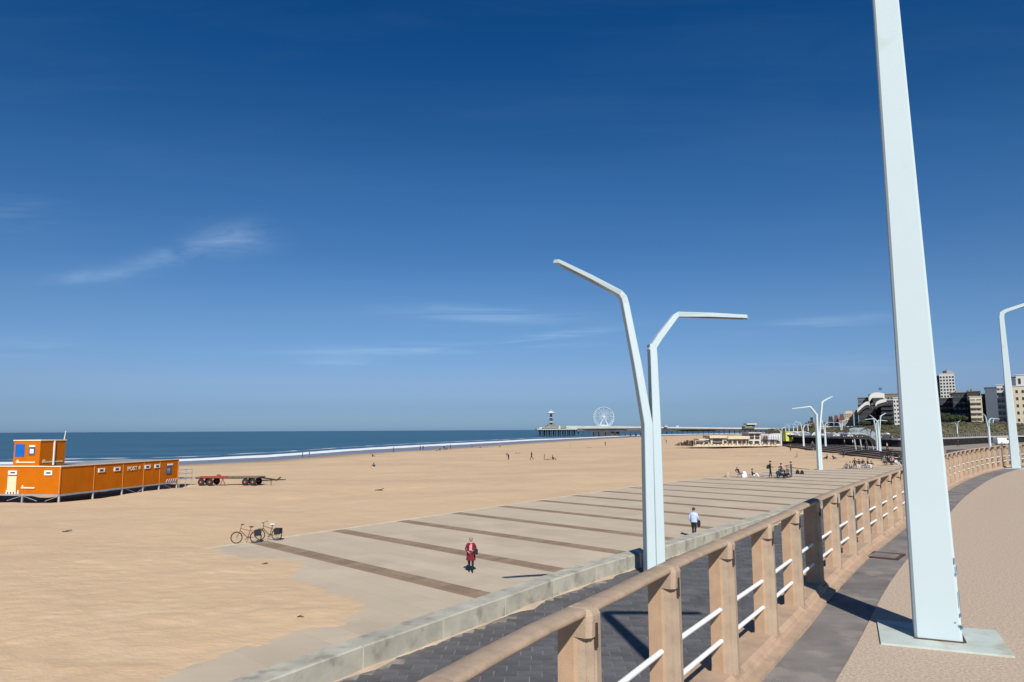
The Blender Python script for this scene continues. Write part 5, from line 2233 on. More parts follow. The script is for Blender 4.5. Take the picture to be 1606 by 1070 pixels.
# ------------------------------------------------------------------ beach pavilion
DV = 272.0
pv = thing('beach_pavilion', 'long low cream beach pavilion with dark windows and a two storey end', 'pavilion', (PD(1150, 699, DV).x, DV, PD(1150, 699.2, DV).z))
VO = pv.location.copy()
M['pav_cream'] = pm('pavilion_cream', (0.52, 0.44, 0.32), 0.04, 0.5, 0.7)
M['pav_white'] = pm('pavilion_white', (0.50, 0.47, 0.42), 0.04, 0.5, 0.7)
M['win_dark'] = pm('window_dark', (0.03, 0.032, 0.036), 0.1, 1, 0.25, spec=.5)
M['brown_wood'] = pm('brown_wood', (0.13, 0.09, 0.065), 0.15, 2, 0.85)


def vbox(name, mat, x0, x1, y0, y1, D=DV, depth=6.0, parent=pv):
    return pbox(name, mat, x0, x1, y0, y1, D, depth, parent, VO)


vbox('plinth', M['pav_cream'], 1087, 1225.5, 697.2, 699.6, DV - 2, 14)
vbox('wall', M['pav_white'], 1098, 1114, 692.0, 697.2, DV + 2, 6)
vbox('roof', M['pav_cream'], 1096, 1114.4, 688.6, 690.4, DV + 1, 8)
vbox('wall', M['pav_cream'], 1114.5, 1141, 687.6, 697.2, DV + 1, 8)
vbox('roof', M['pav_cream'], 1113, 1142, 683.4, 687.2, DV, 10)
vbox('wall', M['pav_cream'], 1142, 1176, 688.8, 697.2, DV + 1, 8)
vbox('roof', M['pav_cream'], 1141, 1176, 684.2, 688.6, DV, 10)
vbox('wall', M['pav_white'], 1175, 1193.5, 679.6, 697.2, DV + 1, 9)
vbox('roof', M['pav_white'], 1174, 1194.5, 678.4, 679.6, DV, 10)
vbox('wall', M['pav_white'], 1194, 1224, 690, 697.2, DV + 5, 5)
vbox('roof', M['pav_white'], 1193, 1225.5, 681.5, 682.6, DV + 2, 8)
for x0, x1, y0, y1 in [(1119, 1134, 688.8, 692), (1119, 1134, 693.6, 696.4), (1136.6, 1141, 691.4, 695.0), (1144, 1149, 691.2, 695.2), (1151.4, 1157, 691.2, 695.2), (1159, 1164.6, 691.2, 695.2), (1165.6, 1171, 691.2, 695.2), (1172.4, 1175, 691.2, 695.2),
                       (1176.5, 1184, 680.8, 684.0), (1186, 1192.6, 680.8, 684.0), (1176.5, 1184, 685.4, 688.2), (1186, 1192.6, 685.4, 688.2), (1176, 1182, 691.8, 695.6), (1185, 1192, 691.8, 695.6), (1099, 1104, 692.6, 696), (1107, 1112, 692.6, 696),
                       (1197, 1204, 691.5, 696), (1208, 1214, 691.5, 696), (1217, 1223, 691.5, 696)]:
    w_ = vbox('window', M['pav_white'], x0 - .25, x1 + .25, y0 - .25, y1 + .25, DV - 0.15 if x0 < 1194 else DV + 4.8, 0.4)
    w_.location.y = 0.9 if x0 < 1194 else 0
    pn = vbox('pane', M['win_dark'], x0, x1, y0, y1, DV - 0.25 if x0 < 1194 else DV + 4.7, 0.4, w_)
for i in range(9):
    x = 1195 + i * 3.7
    vbox('trellis_post', M['pav_white'] if i % 3 == 0 else M['brown_wood'], x, x + 0.55, 682.6, 697.2, DV + 0.5, 0.3)
for y in (685.5, 688.5, 693.4):
    vbox('trellis_bar', M['brown_wood'], 1195, 1225, y, y + 0.4, DV + 0.4, 0.25)
vbox('flag_post', M['pav_white'], 1224.6, 1225.8, 671, 699, DV - 1, 0.4)
for x in (1088, 1092, 1097, 1103, 1109, 1118, 1128, 1139):
    vbox('parasol_pole', M['pav_white'], x, x + 0.35, 683 + (x % 3), 693, DV - 1, 0.15)
# furniture stacks at the left end of the pavilion
for i in range(16):
    x = 1061.5 + i * 1.75
    h = 2.2 + 2.2 * random.random() + (4.0 * min(1, i / 10))
    p = PD(x, 699.2, DV - 4)
    t = thing('sunbed_stack', 'stack of dark brown beach furniture at the left end of the pavilion', 'sunbeds', (p.x, DV - 4, p.z), random.uniform(-.5, .5), 'stacks of dark beach furniture left of the pavilion')
    q = MB()
    n_ = max(2, int(h / 1.1))
    for k in range(n_):
        q.box((random.uniform(-.1, .1), random.uniform(-.3, .3), 0.25 + k * .28), (0.36 + random.random() * .2, 1.6, 0.08), random.uniform(-.3, .3))
        q.box((0, -.5, 0.12 + k * .28), (0.30, .08, 0.2))
        q.box((0, .5, 0.12 + k * .28), (0.30, .08, 0.2))
    q.build('frames', M['brown_wood'], t)
for i in range(22):
    x = 1088 + i * 6.1 + random.uniform(-1, 1)
    p = PD(x, 698.6, DV - 2.6)
    t = thing('cafe_table', 'small cafe table on the pavilion terrace', 'table', (p.x, DV - 2.6, PD(x, 697.2, DV - 2).z), random.uniform(-1, 1), 'cafe tables along the pavilion front')
    q = MB()
    q.box((0, 0, .74), (.8, .8, .05))
    q.build('top', random.choice([M['brown_wood'], M['red'], M['pav_white']]), t)
    q = MB()
    q.tube((0, 0, 0), (0, 0, .72), .05, n=5)
    q.build('leg', M['dark'], t)

# ------------------------------------------------------------------ far promenade: steps, walkway, wall, road, dune
def wl(pts, z):
    return [PZ(x, y, z) for x, y in pts]


M['step'] = pm('step_wood', (0.145, 0.108, 0.09), 0.12, 0.8, 0.9, island=.1)
M['bridge'] = pm('bridge_paint', (0.30, 0.36, 0.38), 0.05, 1, 0.6)
M['rail_far'] = pm('far_rail', (0.17, 0.16, 0.155), 0.05, 1, 0.8)
M['walk'] = pm('walk_paving', (0.27, 0.225, 0.185), 0.06, 0.2, 0.9)
M['shaded_wall'] = pm('wall_overhang_shade', (0.022, 0.021, 0.023), 0.2, 0.6, 0.95, spec=.1)  # near-black colour stands in for the shade under the overhang
M['wall_top'] = pm('wall_coping', (0.36, 0.34, 0.31), 0.06, 0.6, 0.85)
M['asphalt'] = pm('asphalt', (0.07, 0.068, 0.07), 0.08, 0.4, 0.9)
M['dune'] = pm('dune_grass', (0.10, 0.083, 0.052), 0.22, 0.25, 0.95, 0.8, 1.5, col2=(0.070, 0.074, 0.034), spots=((0.20, 0.155, 0.105), 0.12, 0.54, 0.6), bdist=.3)
low = wl([(1215, 698.5), (1228, 699.5), (1255, 703), (1280, 706.5), (1330, 713.5), (1380, 720.5), (1420, 727.5)], -4.75)
low = [Vector((p.x, p.y, 0)) for p in low] + [Vector((71.0, 118, 0)), Vector((84, 104, 0)), Vector((112, 86, 0))]
hi_ = [Vector((p.x, p.y, 0)) for p in wl([(1215, 697.6), (1228, 698.2), (1255, 700.5), (1280, 702.5), (1330, 707.5), (1380, 712.5), (1420, 717.5)], -4.75 + 1.35)]
# the upper line of the steps: offset inland from the lower one by a constant depth
lowc = catmull(low, 6)


def offs(line, d):
    out = []
    for i, p in enumerate(line):
        a = line[max(0, i - 1)]
        b = line[min(len(line) - 1, i + 1)]
        t = (b - a).normalized()
        out.append(p + Vector((-t.y, t.x, 0)) * d)
    return out


# inland is on the left-hand side when walking towards the camera -> check sign
tst = offs(lowc, 5.0)
sgn_ = 1 if tst[len(tst) // 2].x > lowc[len(tst) // 2].x else -1
stp = thing('beach_steps', 'long brown timber steps between the sand and the far promenade', 'steps', (lowc[20].x, lowc[20].y, -4.9))
SO = stp.location.copy()
NST = 5
for k in range(NST):
    a = offs(lowc, sgn_ * k * 1.7)
    b = offs(lowc, sgn_ * (k + 1) * 1.7)
    z0, z1 = -5.4, -4.75 + (k + 1) * 0.27
    q = MB()
    rs = []
    for p, r in zip(a, b):
        rs.append([(p.x - SO.x, p.y - SO.y, z0 - SO.z), (r.x - SO.x, r.y - SO.y, z0 - SO.z), (r.x - SO.x, r.y - SO.y, z1 - SO.z), (p.x - SO.x, p.y - SO.y, z1 - SO.z)])
    q.rings(rs)
    q.build('step', M['step'], stp)
ZW = -4.75 + NST * 0.27
inner2 = offs(lowc, sgn_ * NST * 1.7)
wallb = [Vector((p.x, p.y, 0)) for p in wl([(1205, 691), (1232, 692.6), (1300, 696.6), (1360, 699.5), (1420, 701.5), (1480, 699.5), (1550, 695.5), (1606, 694), (1700, 694)], ZW)]
wallc = catmull(wallb, 6)
q = MB()
q.sheet([(p.x, p.y, ZW + 0.004) for p in inner2] + [(200, 80, ZW + .004), (420, 150, ZW + .004)] + [(p.x, p.y, ZW + 0.004) for p in reversed(wallc)])
tag(q.build('far_promenade', M['walk']), kind='structure')
# grey cycle lane across the far promenade, seen right of the pole
q = MB()
ln = wl([(1484, 705.5), (1520, 704.5), (1560, 702.5), (1560, 707), (1520, 710), (1484, 712.5)], ZW + 0.01)
q.sheet([(p.x, p.y, ZW + 0.010) for p in ln])
tag(q.build('cycle_lane', M['asphalt']), kind='structure')
# dark wall, overhang shade in its colour, with pale coping
HWALL = 2.35
ZR = ZW + HWALL
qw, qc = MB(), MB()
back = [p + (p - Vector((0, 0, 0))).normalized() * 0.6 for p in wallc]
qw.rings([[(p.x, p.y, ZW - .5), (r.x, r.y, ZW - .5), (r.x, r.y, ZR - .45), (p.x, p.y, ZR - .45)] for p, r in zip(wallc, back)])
tag(qw.build('sea_wall', M['shaded_wall']), 'long shade-darkened sea wall under the boulevard road behind the far promenade', 'wall')
front = [p * 0.998 for p in wallc]
qc.rings([[(p.x, p.y, ZR - .45), (r.x, r.y, ZR - .45), (r.x, r.y, ZR), (p.x, p.y, ZR)] for p, r in zip(front, back)])
tag(qc.build('wall_coping', M['wall_top']), 'pale concrete coping running along the top of the shade-darkened sea wall', 'coping')
# balustrade on that wall
fr_ = thing('far_railing', 'thin pale railing along the top of the shade-darkened sea wall', 'railing', (wallc[20].x, wallc[20].y, ZR))
FO = fr_.location
dl = poly_len(wallc)
q, qp = MB(), MB()
s = 0
while s < dl[-1] - 2:
    p, t = at_len(wallc, dl, s)
    qp.box((p.x * 1.001 - FO.x, p.y * 1.001 - FO.y, .5), (0.12, 0.12, 1.0))
    p2, _ = at_len(wallc, dl, min(dl[-1] - .1, s + 2.2))
    q.tube((p.x * 1.001 - FO.x, p.y * 1.001 - FO.y, 1.0), (p2.x * 1.001 - FO.x, p2.y * 1.001 - FO.y, 1.0), .06, n=4)
    q.tube((p.x * 1.001 - FO.x, p.y * 1.001 - FO.y, .5), (p2.x * 1.001 - FO.x, p2.y * 1.001 - FO.y, .5), .04, n=4)
    s += 2.2
q.build('rails', M['rail_far'], fr_)
qp.build('posts', M['rail_far'], fr_)
# road and dune
rb = [p * 1.003 for p in wallc]
rf = [p + p.normalized() * 17 for p in wallc]
q = MB()
q.add([(p.x, p.y, ZR - 0.02) for p in rb] + [(p.x, p.y, ZR - 0.02) for p in rf], [(i, i + 1, len(rb) + i + 1, len(rb) + i) for i in range(len(rb) - 1)])
tag(q.build('road', M['asphalt']), kind='structure')
vs, fs = [], []
NC = 16
ridge_px = [(1180, 674), (1232, 673), (1300, 670.5), (1345, 668.5), (1400, 667.5), (1480, 662.8), (1550, 662.3), (1606, 662.0), (1700, 662)]


def ridge_y(px):
    return float(np.interp(px, [r[0] for r in ridge_px], [r[1] for r in ridge_px]))


for i, p in enumerate(rf):
    px_ = W_ / 2 + F * p.x / p.y * math.cos(PITCH)
    D1 = p.y + 26
    dirn = p.normalized()
    for k in range(NC + 1):
        t = k / NC
        w = p + dirn * (34 * t)
        # height wanted on the ridge so that it stands where the photo shows it
        zr = PD(px_, ridge_y(px_), (p + dirn * 34).y).z
        z = lerp(ZR - .03, zr, sm(0, 1, np.array(t ** 0.8)).item()) + 0.55 * mnoise.noise(Vector((w.x * .12, w.y * .12, 0))) * math.sin(math.pi * min(1, t + .05)) if k else ZR - .03
        vs.append((w.x, w.y, float(z)))
    far_ = p + dirn * 420
    vs.append((far_.x, far_.y, float(zr)))
C_ = NC + 2
for i in range(len(rf) - 1):
    for k in range(C_ - 1):
        fs.append((i * C_ + k, (i + 1) * C_ + k, (i + 1) * C_ + k + 1, i * C_ + k + 1))
q = MB()
q.add(vs, fs)
o = q.build('dune', M['dune'], smooth=True)
tag(o, kind='structure')
# tufts on the dune so that it does not read as a sheet
q = MB()
rnd = random.Random(5)
for _ in range(3600):
    i = rnd.randrange(len(rf) - 1)
    f = rnd.random()
    t = rnd.random()
    k = t * NC
    k0 = int(min(NC - 1, k))
    a = Vector(vs[i * C_ + k0]).lerp(Vector(vs[(i + 1) * C_ + k0]), f)
    b = Vector(vs[i * C_ + k0 + 1]).lerp(Vector(vs[(i + 1) * C_ + k0 + 1]), f)
    w = a.lerp(b, k - k0)
    s_ = rnd.uniform(.15, .5)
    a1 = rnd.random() * 3.14
    dx, dy = math.cos(a1) * s_, math.sin(a1) * s_
    q.add([w + Vector((-dx, -dy, -.1)), w + Vector((dx, dy, -.1)), w + Vector((dx * .5 + rnd.uniform(-.3, .3), dy * .5, s_ * .9)), w + Vector((-dx * .6, -dy * .6, s_ * .7))], [(0, 1, 2, 3)])
tag(q.build('dune_scrub', pm('dune_scrub', (0.072, 0.064, 0.036), 0.25, 0.4, 0.95, island=.35)), kind='stuff')


def road_pt(px, back_=6.0):
    """point on the road at horizontal pixel px, back_ metres behind the wall"""
    best = min(range(len(wallc)), key=lambda i: abs((W_ / 2 + F * wallc[i].x / wallc[i].y * math.cos(PITCH)) - px))
    p = wallc[best]
    # refine between neighbours
    w = ray(px, 690)
    d = Vector((w.x / w.y, 1, 0))
    D = p.y
    q_ = d * D
    return q_ + q_.normalized() * back_


# ------------------------------------------------------------------ parked cars
def car(label, loc, rz, col, van=False, group='cars parked along the boulevard'):
    t = thing('parked_van' if van else 'parked_car', label, 'van' if van else 'car', loc, rz, group)
    m = pm('car_paint', col, 0.02, 1, 0.3, spec=.5)
    L, Wd = (5.2, 1.95) if van else (4.3, 1.76)
    if van:
        side = [(-2.6, .35), (-2.6, 1.0), (-2.55, 2.0), (-2.3, 2.1), (1.2, 2.1), (1.75, 1.35), (2.5, 1.05), (2.6, .6), (2.6, .35)]
        gl = [(0.6, 1.3), (0.65, 1.9), (1.15, 1.9), (1.6, 1.35)]
    else:
        side = [(-2.15, .35), (-2.15, .85), (-1.95, .98), (-1.45, 1.42), (-.2, 1.48), (.45, 1.38), (1.05, .98), (1.95, .85), (2.15, .62), (2.15, .35)]
        gl = [(-1.35, 1.0), (-1.15, 1.34), (-.2, 1.40), (.40, 1.31), (.85, 1.0)]
    q = MB()
    q.rings([[Vector((x, y * Wd / 2 * (0.88 if z > 1.1 else 1), z)) for x, z in side] for y in (-1, -.93, .93, 1)])
    q.build('body', m, t)
    for sy in (-1, 1):
        q = MB()
        q.rings([[Vector((x, y * Wd / 2 * (0.9 if z > 1.1 else 1.005), z)) for x, z in gl] for y in (sy * .97, sy * 1.008)])
        q.build('window', M['win_dark'], t)
    for x in (-1.35, 1.35):
        for sy in (-1, 1):
            q = MB()
            q.tube((x, sy * Wd * .40, .33), (x, sy * Wd * .51, .33), .33, n=12)
            o = q.build('wheel', M['black'], t)
            q = MB()
            q.tube((x, sy * Wd * .50, .33), (x, sy * Wd * .52, .33), .18, n=10)
            q.build('rim', M['grey_metal'], o)
    return t


cars = [(1245, (.55, .55, .6), 'white hatchback in front of the yellow hut'), (1256, (.4, .4, .42), 'silver car right of the yellow hut'), (1266, (.2, .22, .3), 'slate blue car left of the slender dark tower'),
        (1284, (.5, .5, .5), 'light grey car behind the foot of the far forked lamp'), (1296, (.5, .5, .52), 'white car left end of the pink arcade'), (1307, (.10, .10, .12), 'charcoal car before the pink arcade'),
        (1318, (.45, .45, .5), 'silver car before the middle of the pink arcade'), (1330, (.03, .035, .08), 'navy car before the right part of the pink arcade'), (1341, (.5, .48, .5), 'pale car at the left foot of the lattice footbridge'),
        (1352, (.08, .03, .05), 'maroon car behind the lattice footbridge'), (1364, (.35, .38, .45), 'blue grey car behind the right part of the lattice footbridge'), (1390, (.06, .06, .07), 'black car between the close pair of lamps and the tall pole')]
for px_, c, nm in cars:
    p = road_pt(px_, 4.5)
    car(nm + ', parked on the boulevard', (p.x, p.y, ZR - .02), R_(random.choice([4, 184]) - 20), c)
pv_ = PZ(1573, 697.5, ZW)
car('white parked van on the far promenade beside the right lamp pole', (pv_.x, pv_.y, ZW), R_(10), (.6, .6, .6), True, None)
# yellow container and white tent among them
p = road_pt(1245, 7)
yc = thing('yellow_hut', 'bright yellow green hut on the boulevard beyond the pavilion', 'hut', (p.x, p.y, ZR - 2.0))
fl('wall', pm('yellow_paint', (.50, .52, .08), .04, 1, .6), [((0, 0, 1.7), (7.5, 4, 3.4))], yc)
fl('roof', M['pav_white'], [((0, 0, 3.5), (7.9, 4.4, .2))], yc)
fl('door', M['win_dark'], [((-2, -2.02, 1.2), (1.1, .06, 2.2))], yc)
p = road_pt(1222, -6)
wt_ = thing('white_tent', 'low white tent beside the pavilion right end', 'tent', (p.x, p.y, ZW))
q = MB()
q.rings([[Vector((x, y, z)) for x, z in ((-5, 0), (5, 0), (5, 2.2), (2.5, 3.2), (-2.5, 3.2), (-5, 2.2))] for y in (-2, 2)])
q.build('canvas', pm('tent_canvas', (.58, .58, .66), .03, 1, .7), wt_)

# white ramp with lattice railing in front of the dark wall
rp = thing('white_footbridge', 'pale blue grey lattice footbridge ramp below the black grand block', 'footbridge', (PD(1358, 690, 178).x, 178, ZW))
RO = rp.location.copy()


def rpt(px, py, D=178):
    return PD(px, py, D) - RO


q = MB()
tops = [(1341, 673.5), (1350, 671.5), (1360, 673.0), (1368, 676.5), (1374, 681), (1380, 690)]
bots = [(1341, 681.5), (1350, 680.5), (1360, 682.5), (1368, 686.5), (1374, 691), (1380, 698)]
tc_, bc_ = catmull([rpt(x, y) for x, y in tops], 4), catmull([rpt(x, y) for x, y in bots], 4)
for dy in (0, 3.0):
    d = Vector((0, dy, 0))
    for l in (tc_, bc_):
        for a, b in zip(l, l[1:]):
            q.tube(a + d, b + d, .09, n=5)
q.build('handrail', M['bridge'], rp)
q = MB()
for dy in (0, 3.0):
    d = Vector((0, dy, 0))
    for i in range(len(tc_) - 1):
        q.tube(tc_[i] + d, bc_[i + 1] + d, .05, n=4)
        q.tube(bc_[i] + d, tc_[i + 1] + d, .05, n=4)
q.build('lattice', M['bridge'], rp)
q = MB()
q.rings([[b + Vector((0, 0, 0)), b + Vector((0, 3, 0)), b + Vector((0, 3, -.15)), b + Vector((0, 0, -.15))] for b in bc_])
q.build('deck', M['grey_metal'], rp)
for x, y in ((1343, 681), (1352, 680.5), (1362, 683.5), (1371, 688.5)):
    a = rpt(x, y)
    q = MB()
    q.tube((a.x, 1.5, a.z), (a.x + .4, 1.5, 0), .16, n=6)
    q.build('leg', M['bridge'], rp)

# ------------------------------------------------------------------ further forked lamps
lamp_px = [(1286, 737, 0, None), (1380, 707.5, 190, 651), (1376.5, 706, 20, 654), (1295, 700, 0, 658), (1320.5, 694.5, 170, 659), (1260.7, 700, 0, 662.6), (1225.5, 699, 180, 671), (1232.7, 683, 10, 665), (1245, 683, 180, 663), (1268, 683, 10, 662.5),
           (1238, 683, 0, 665), (1251, 683, 180, 664), (1553, 702.5, 15, 651), (1502, 685, 180, 661), (1558, 692, 200, 659)]
lamp_lb = ['pale blue forked lamp at the far edge of the terrace behind the moped group', 'pale blue forked lamp just left of the tall pole, nearer of a close pair', 'pale blue forked lamp just left of the tall pole, farther of a close pair',
           'thin forked lamp standing right behind the far terrace lamp', 'thin forked lamp in front of the cream villas', 'thin forked lamp left of the far terrace lamp, before the brown tower', 'thin forked lamp at the right end of the pavilion',
           'thin distant forked lamp right after the pavilion end', 'thin distant forked lamp beside the yellow hut', 'thin distant forked lamp close left of the far terrace lamp', 'tiny forked lamp, second from left in the distant row',
           'tiny forked lamp in the middle of the distant row', 'white forked lamp right of the tall pole before the dune', 'small white forked lamp before the dark apartment blocks', 'small white forked lamp close behind the one before the dune']
for (x, y, rz, yt), lab in zip(lamp_px, lamp_lb):
    if yt is None:
        p = tz(x, y)
        c = copy_tree(ylamp, lab, (p.x, p.y, Z_TER), R_(180 + 12), p.y / 22.0 * 0.246 * 0.985)
        c.scale = (c.scale[0],) * 3
    else:
        zz = ZW if y > 690 else ZR
        w = PZ(x, y, zz)
        copy_tree(ylamp, lab, (w.x, w.y, zz), R_(rz), (y - yt) / F * w.y / 8.6)

# ------------------------------------------------------------------ town buildings on the dune
M['win_blue'] = pm('window_blue', (0.05, 0.065, 0.085), 0.1, .5, 0.2, spec=.5)
bcol = {
    'cream': pm('wall_cream', (0.50, 0.44, 0.33), 0.04, 0.08, 0.85), 'white': pm('wall_white', (0.47, 0.46, 0.44), 0.04, 0.08, 0.85), 'dark': pm('wall_dark', (0.035, 0.036, 0.042), 0.12, 0.1, 0.85),  # the dark walls carry the shade of shaded facades in their colour
    'slate': pm('wall_slate', (0.085, 0.10, 0.13), 0.06, 0.1, 0.85), 'brick': pm('wall_brick', (0.16, 0.115, 0.085), 0.1, 0.2, 0.85), 'orange': pm('wall_ochre', (0.46, 0.32, 0.17), 0.06, 0.1, 0.85),
    'pink': pm('wall_pink', (0.36, 0.27, 0.25), 0.06, 0.1, 0.85), 'red': pm('roof_red', (0.14, 0.06, 0.045), 0.1, 0.2, 0.85), 'grey': pm('wall_grey', (0.24, 0.24, 0.24), 0.05, 0.1, 0.85), 'olive': pm('wall_olive', (0.17, 0.15, 0.11), 0.1, 0.1, 0.85)}
winmesh = {}


def building(name, label, x0, x1, yt, yb, D, depth, mat, rows=0, cols=0, wmat=None, frac=(0.5, 0.45), parapet=None, yaw=0.0, balc=None, wtop=0.04, side_rows=0, side_cols=0, cat='building'):
    a, b = PD(x0, yt, D), PD(x1, yb, D)
    h = a.z - b.z
    base = b.z
    a, b = PD(x0, (yt + yb) / 2, D), PD(x1, (yt + yb) / 2, D)
    w = b.x - a.x
    yaw = yaw - math.atan2((a.x + b.x) / 2, D)
    w = w * math.cos(yaw)
    t = thing(name, label, cat, ((a.x + b.x) / 2, D, base - 3), yaw)
    q = MB()
    q.box((0, depth / 2, (h + 3) / 2), (w, depth, h + 3))
    q.build('wall', mat, t)
    q = MB()
    q.box((0, depth / 2, h + 3.15), (w + .4, depth + .4, 0.3))
    q.build('roof', parapet or mat, t)
    if rows:
        cw, chh = w / cols, h * (1 - wtop) / rows
        key = (round(cw * frac[0], 2), round(chh * frac[1], 2), id(wmat), id(balc))
        if key not in winmesh:
            q = MB()
            q.box((0, 0, 0), (cw * frac[0] + .08, .16, chh * frac[1] + .08))
            o = q.build('window', M['white'] if mat not in (bcol['dark'], bcol['brick']) else bcol['grey'])
            q = MB()
            q.box((0, 0, 0), (cw * frac[0], .10, chh * frac[1]))
            pn = q.build('pane', wmat or M['win_blue'])
            winmesh[key] = (o.data, pn.data)
            bpy.data.objects.remove(o)
            bpy.data.objects.remove(pn)
        wm_a, wm_b = winmesh[key]

        def put(x, y, z, rz):
            o = bpy.data.objects.new('window', wm_a)
            COL.objects.link(o)
            o.parent = t
            o.location = (x, y, z)
            o.rotation_euler = (0, 0, rz)
            pn = bpy.data.objects.new('pane', wm_b)
            COL.objects.link(pn)
            pn.parent = o
            pn.location = (0, -.06, 0)
        for r in range(rows):
            for c in range(cols):
                put(-w / 2 + cw * (c + .5), -.05, 3 + chh * (r + .5), 0)
        for r in range(side_rows):
            for c in range(side_cols):
                put(-w / 2 - .05, depth * (c + .5) / side_cols, 3 + chh * (r + .5), -math.pi / 2)
        if balc:
            for r in range(rows):
                q = MB()
                q.box((0, -.55, 3 + chh * r + .5), (w * .96, 1.0, .9))
                q.build('balcony', balc, t)
    return t


# right of the tall pole
building('tower_block', 'tall pale grey tower block rising behind the dark roofs right of the pole', 1475.5, 1499.5, 586, 664, 520, 26, bcol['white'], 15, 5, M['win_dark'], (.62, .55), bcol['white'])
building('tower_block', 'darker narrow tower slab at the left of the pale tower block', 1466, 1476, 590, 664, 528, 20, bcol['slate'], 14, 2, M['win_dark'], (.5, .4))
tt = thing('lift_house', 'small lift house and mast on top of the pale tower block', 'rooftop', PD(1486, 585.5, 530))
fl('cabin', bcol['grey'], [((0, 0, .4), (4, 5, 2.6)), ((0, 0, 2.4), (.4, .4, 3.4))], tt)
building('apartment_block', 'black brick apartment house with dark balconies directly right of the tall pole', 1470, 1497, 625, 664, 330, 18, bcol['dark'], 4, 5, M['win_blue'], (.6, .4), bcol['olive'], balc=bcol['dark'])
building('apartment_block', 'dark apartment block with flat roof and pale rooftop bits, second from the pole', 1495, 1521.5, 616.5, 664, 318, 20, bcol['dark'], 5, 4, M['win_blue'], (.66, .36), bcol['brick'])
building('apartment_block', 'black framed block with cream balcony bays between the dark and the brown house', 1518, 1539, 614.5, 664, 306, 18, bcol['dark'], 0, 0, None, (.6, .4), bcol['brick'])
building('bay_tower', 'cream glazed balcony bay front standing proud of the black framed block', 1522, 1541, 622.5, 664, 300, 5, bcol['cream'], 5, 2, M['win_blue'], (.80, .42), bcol['cream'], balc=bcol['cream'])
building('apartment_block', 'brown brick apartment house between cream bays and the slate gable', 1541, 1548.5, 619, 664, 303, 14, bcol['brick'], 5, 2, M['win_dark'], (.5, .35), bcol['white'])
building('apartment_block', 'blue grey windowless gable end of the white balcony block', 1546.3, 1564.5, 608.5, 664, 296, 18, bcol['slate'])
building('apartment_block', 'white apartment front with dark stacked balconies behind the right lamp pole', 1564.5, 1583, 604.5, 664, 297, 16, bcol['white'], 6, 3, M['win_blue'], (.78, .60), bcol['white'], balc=bcol['white'])
ht = building('hotel', 'cream hotel with rows of small square windows at the right edge', 1582, 1640, 606, 664, 288, 18, bcol['cream'], 5, 6, M['win_dark'], (.38, .40), bcol['white'])
building('upper_storey_house', 'white set back upper storey on the cream hotel at the right edge', 1593, 1640, 588, 606, 291, 14, bcol['white'], 1, 4, M['win_dark'], (.35, .5), bcol['white'])
building('lift_shaft', 'slate lift shaft at the left of the white upper hotel storey', 1586.5, 1593, 592, 606, 292, 6, bcol['slate'])
for x, w, y, cl in ((1500, 3, 614, 'leftmost pale chimney on the flat dark roof second from the pole'), (1508, 2, 613, 'narrow pale chimney in the middle of the flat dark roof'), (1528, 4, 611.5, 'broadest pale chimney above the cream balcony bays'), (1533, 2, 610, 'tall thin pale chimney right of the broadest one')):
    p = PD(x, y + 3.5, 318)
    t = thing('chimney', cl, 'chimney', (p.x, 322, p.z - .3), 0, 'chimneys on the dark apartment roofs')
    fl('stack', bcol['grey'], [((0, 0, .5), (w * .27, .9, 1.3))], t)
    fl('pot', bcol['brick'], [((0, 0, 1.3), (.3, .3, .4))], t)
# left of the tall pole: dark grand block with white curved roofs, villas beyond
DB = 300
building('apartment_block', 'black grand apartment block with white curved roof edge left of the tall pole', 1347, 1375, 636, 671, DB, 26, bcol['dark'], 5, 6, M['win_dark'], (.45, .35), bcol['dark'])
building('apartment_block', 'dark grey slab behind the black grand block, left of the pole', 1370, 1386, 625, 671, DB + 3, 24, bcol['dark'], 6, 3, M['win_blue'], (.4, .35), bcol['olive'])
building('apartment_block', 'navy black corner block with pale balconies touching the tall pole', 1382, 1402, 628, 671, DB - 14, 24, bcol['dark'], 6, 3, M['win_blue'], (.5, .42), bcol['white'], balc=bcol['dark'])
building('apartment_block', 'narrow white facade with dark windows hard against the tall pole', 1402, 1420, 624.5, 671, DB - 16, 20, bcol['white'], 7, 4, M['win_dark'], (.5, .42), bcol['white'])
building('apartment_block', 'grey brown upper block behind the white curved roofs', 1362, 1408, 618.5, 640, DB + 30, 20, bcol['olive'], 2, 8, M['win_dark'], (.4, .3), bcol['grey'])
building('apartment_block', 'grey block behind the black grand block with stepped top', 1346, 1364, 624.5, 645, DB + 40, 16, bcol['slate'], 3, 5, M['win_dark'], (.5, .4), bcol['olive'])


def curved_roof(label, pts, D, depth, thick=1.2):
    p0_ = PD(*pts[0], D)
    t = thing('curved_roof', label, 'roof', (p0_.x, D, p0_.z))
    l = catmull([PD(x, y, D) - t.location for x, y in pts], 5)
    q = MB()
    dv = Vector((t.location.x, t.location.y, 0)).normalized()
    q.rings([[p, p + dv * depth, p + dv * depth + Vector((0, 0, -thick)), p + Vector((0, 0, -thick))] for p in l])
    q.build('shell', bcol['white'], t, smooth=False)
    q = MB()
    q.rings([[p + dv * .3 + Vector((0, 0, -thick)), p + dv * (depth - .3) + Vector((0, 0, -thick)), p + dv * (depth - .3) + Vector((0, 0, -thick - 1.2)), p + dv * .3 + Vector((0, 0, -thick - 1.2))] for p in l])
    q.build('eave', bcol['dark'], t)
    return t


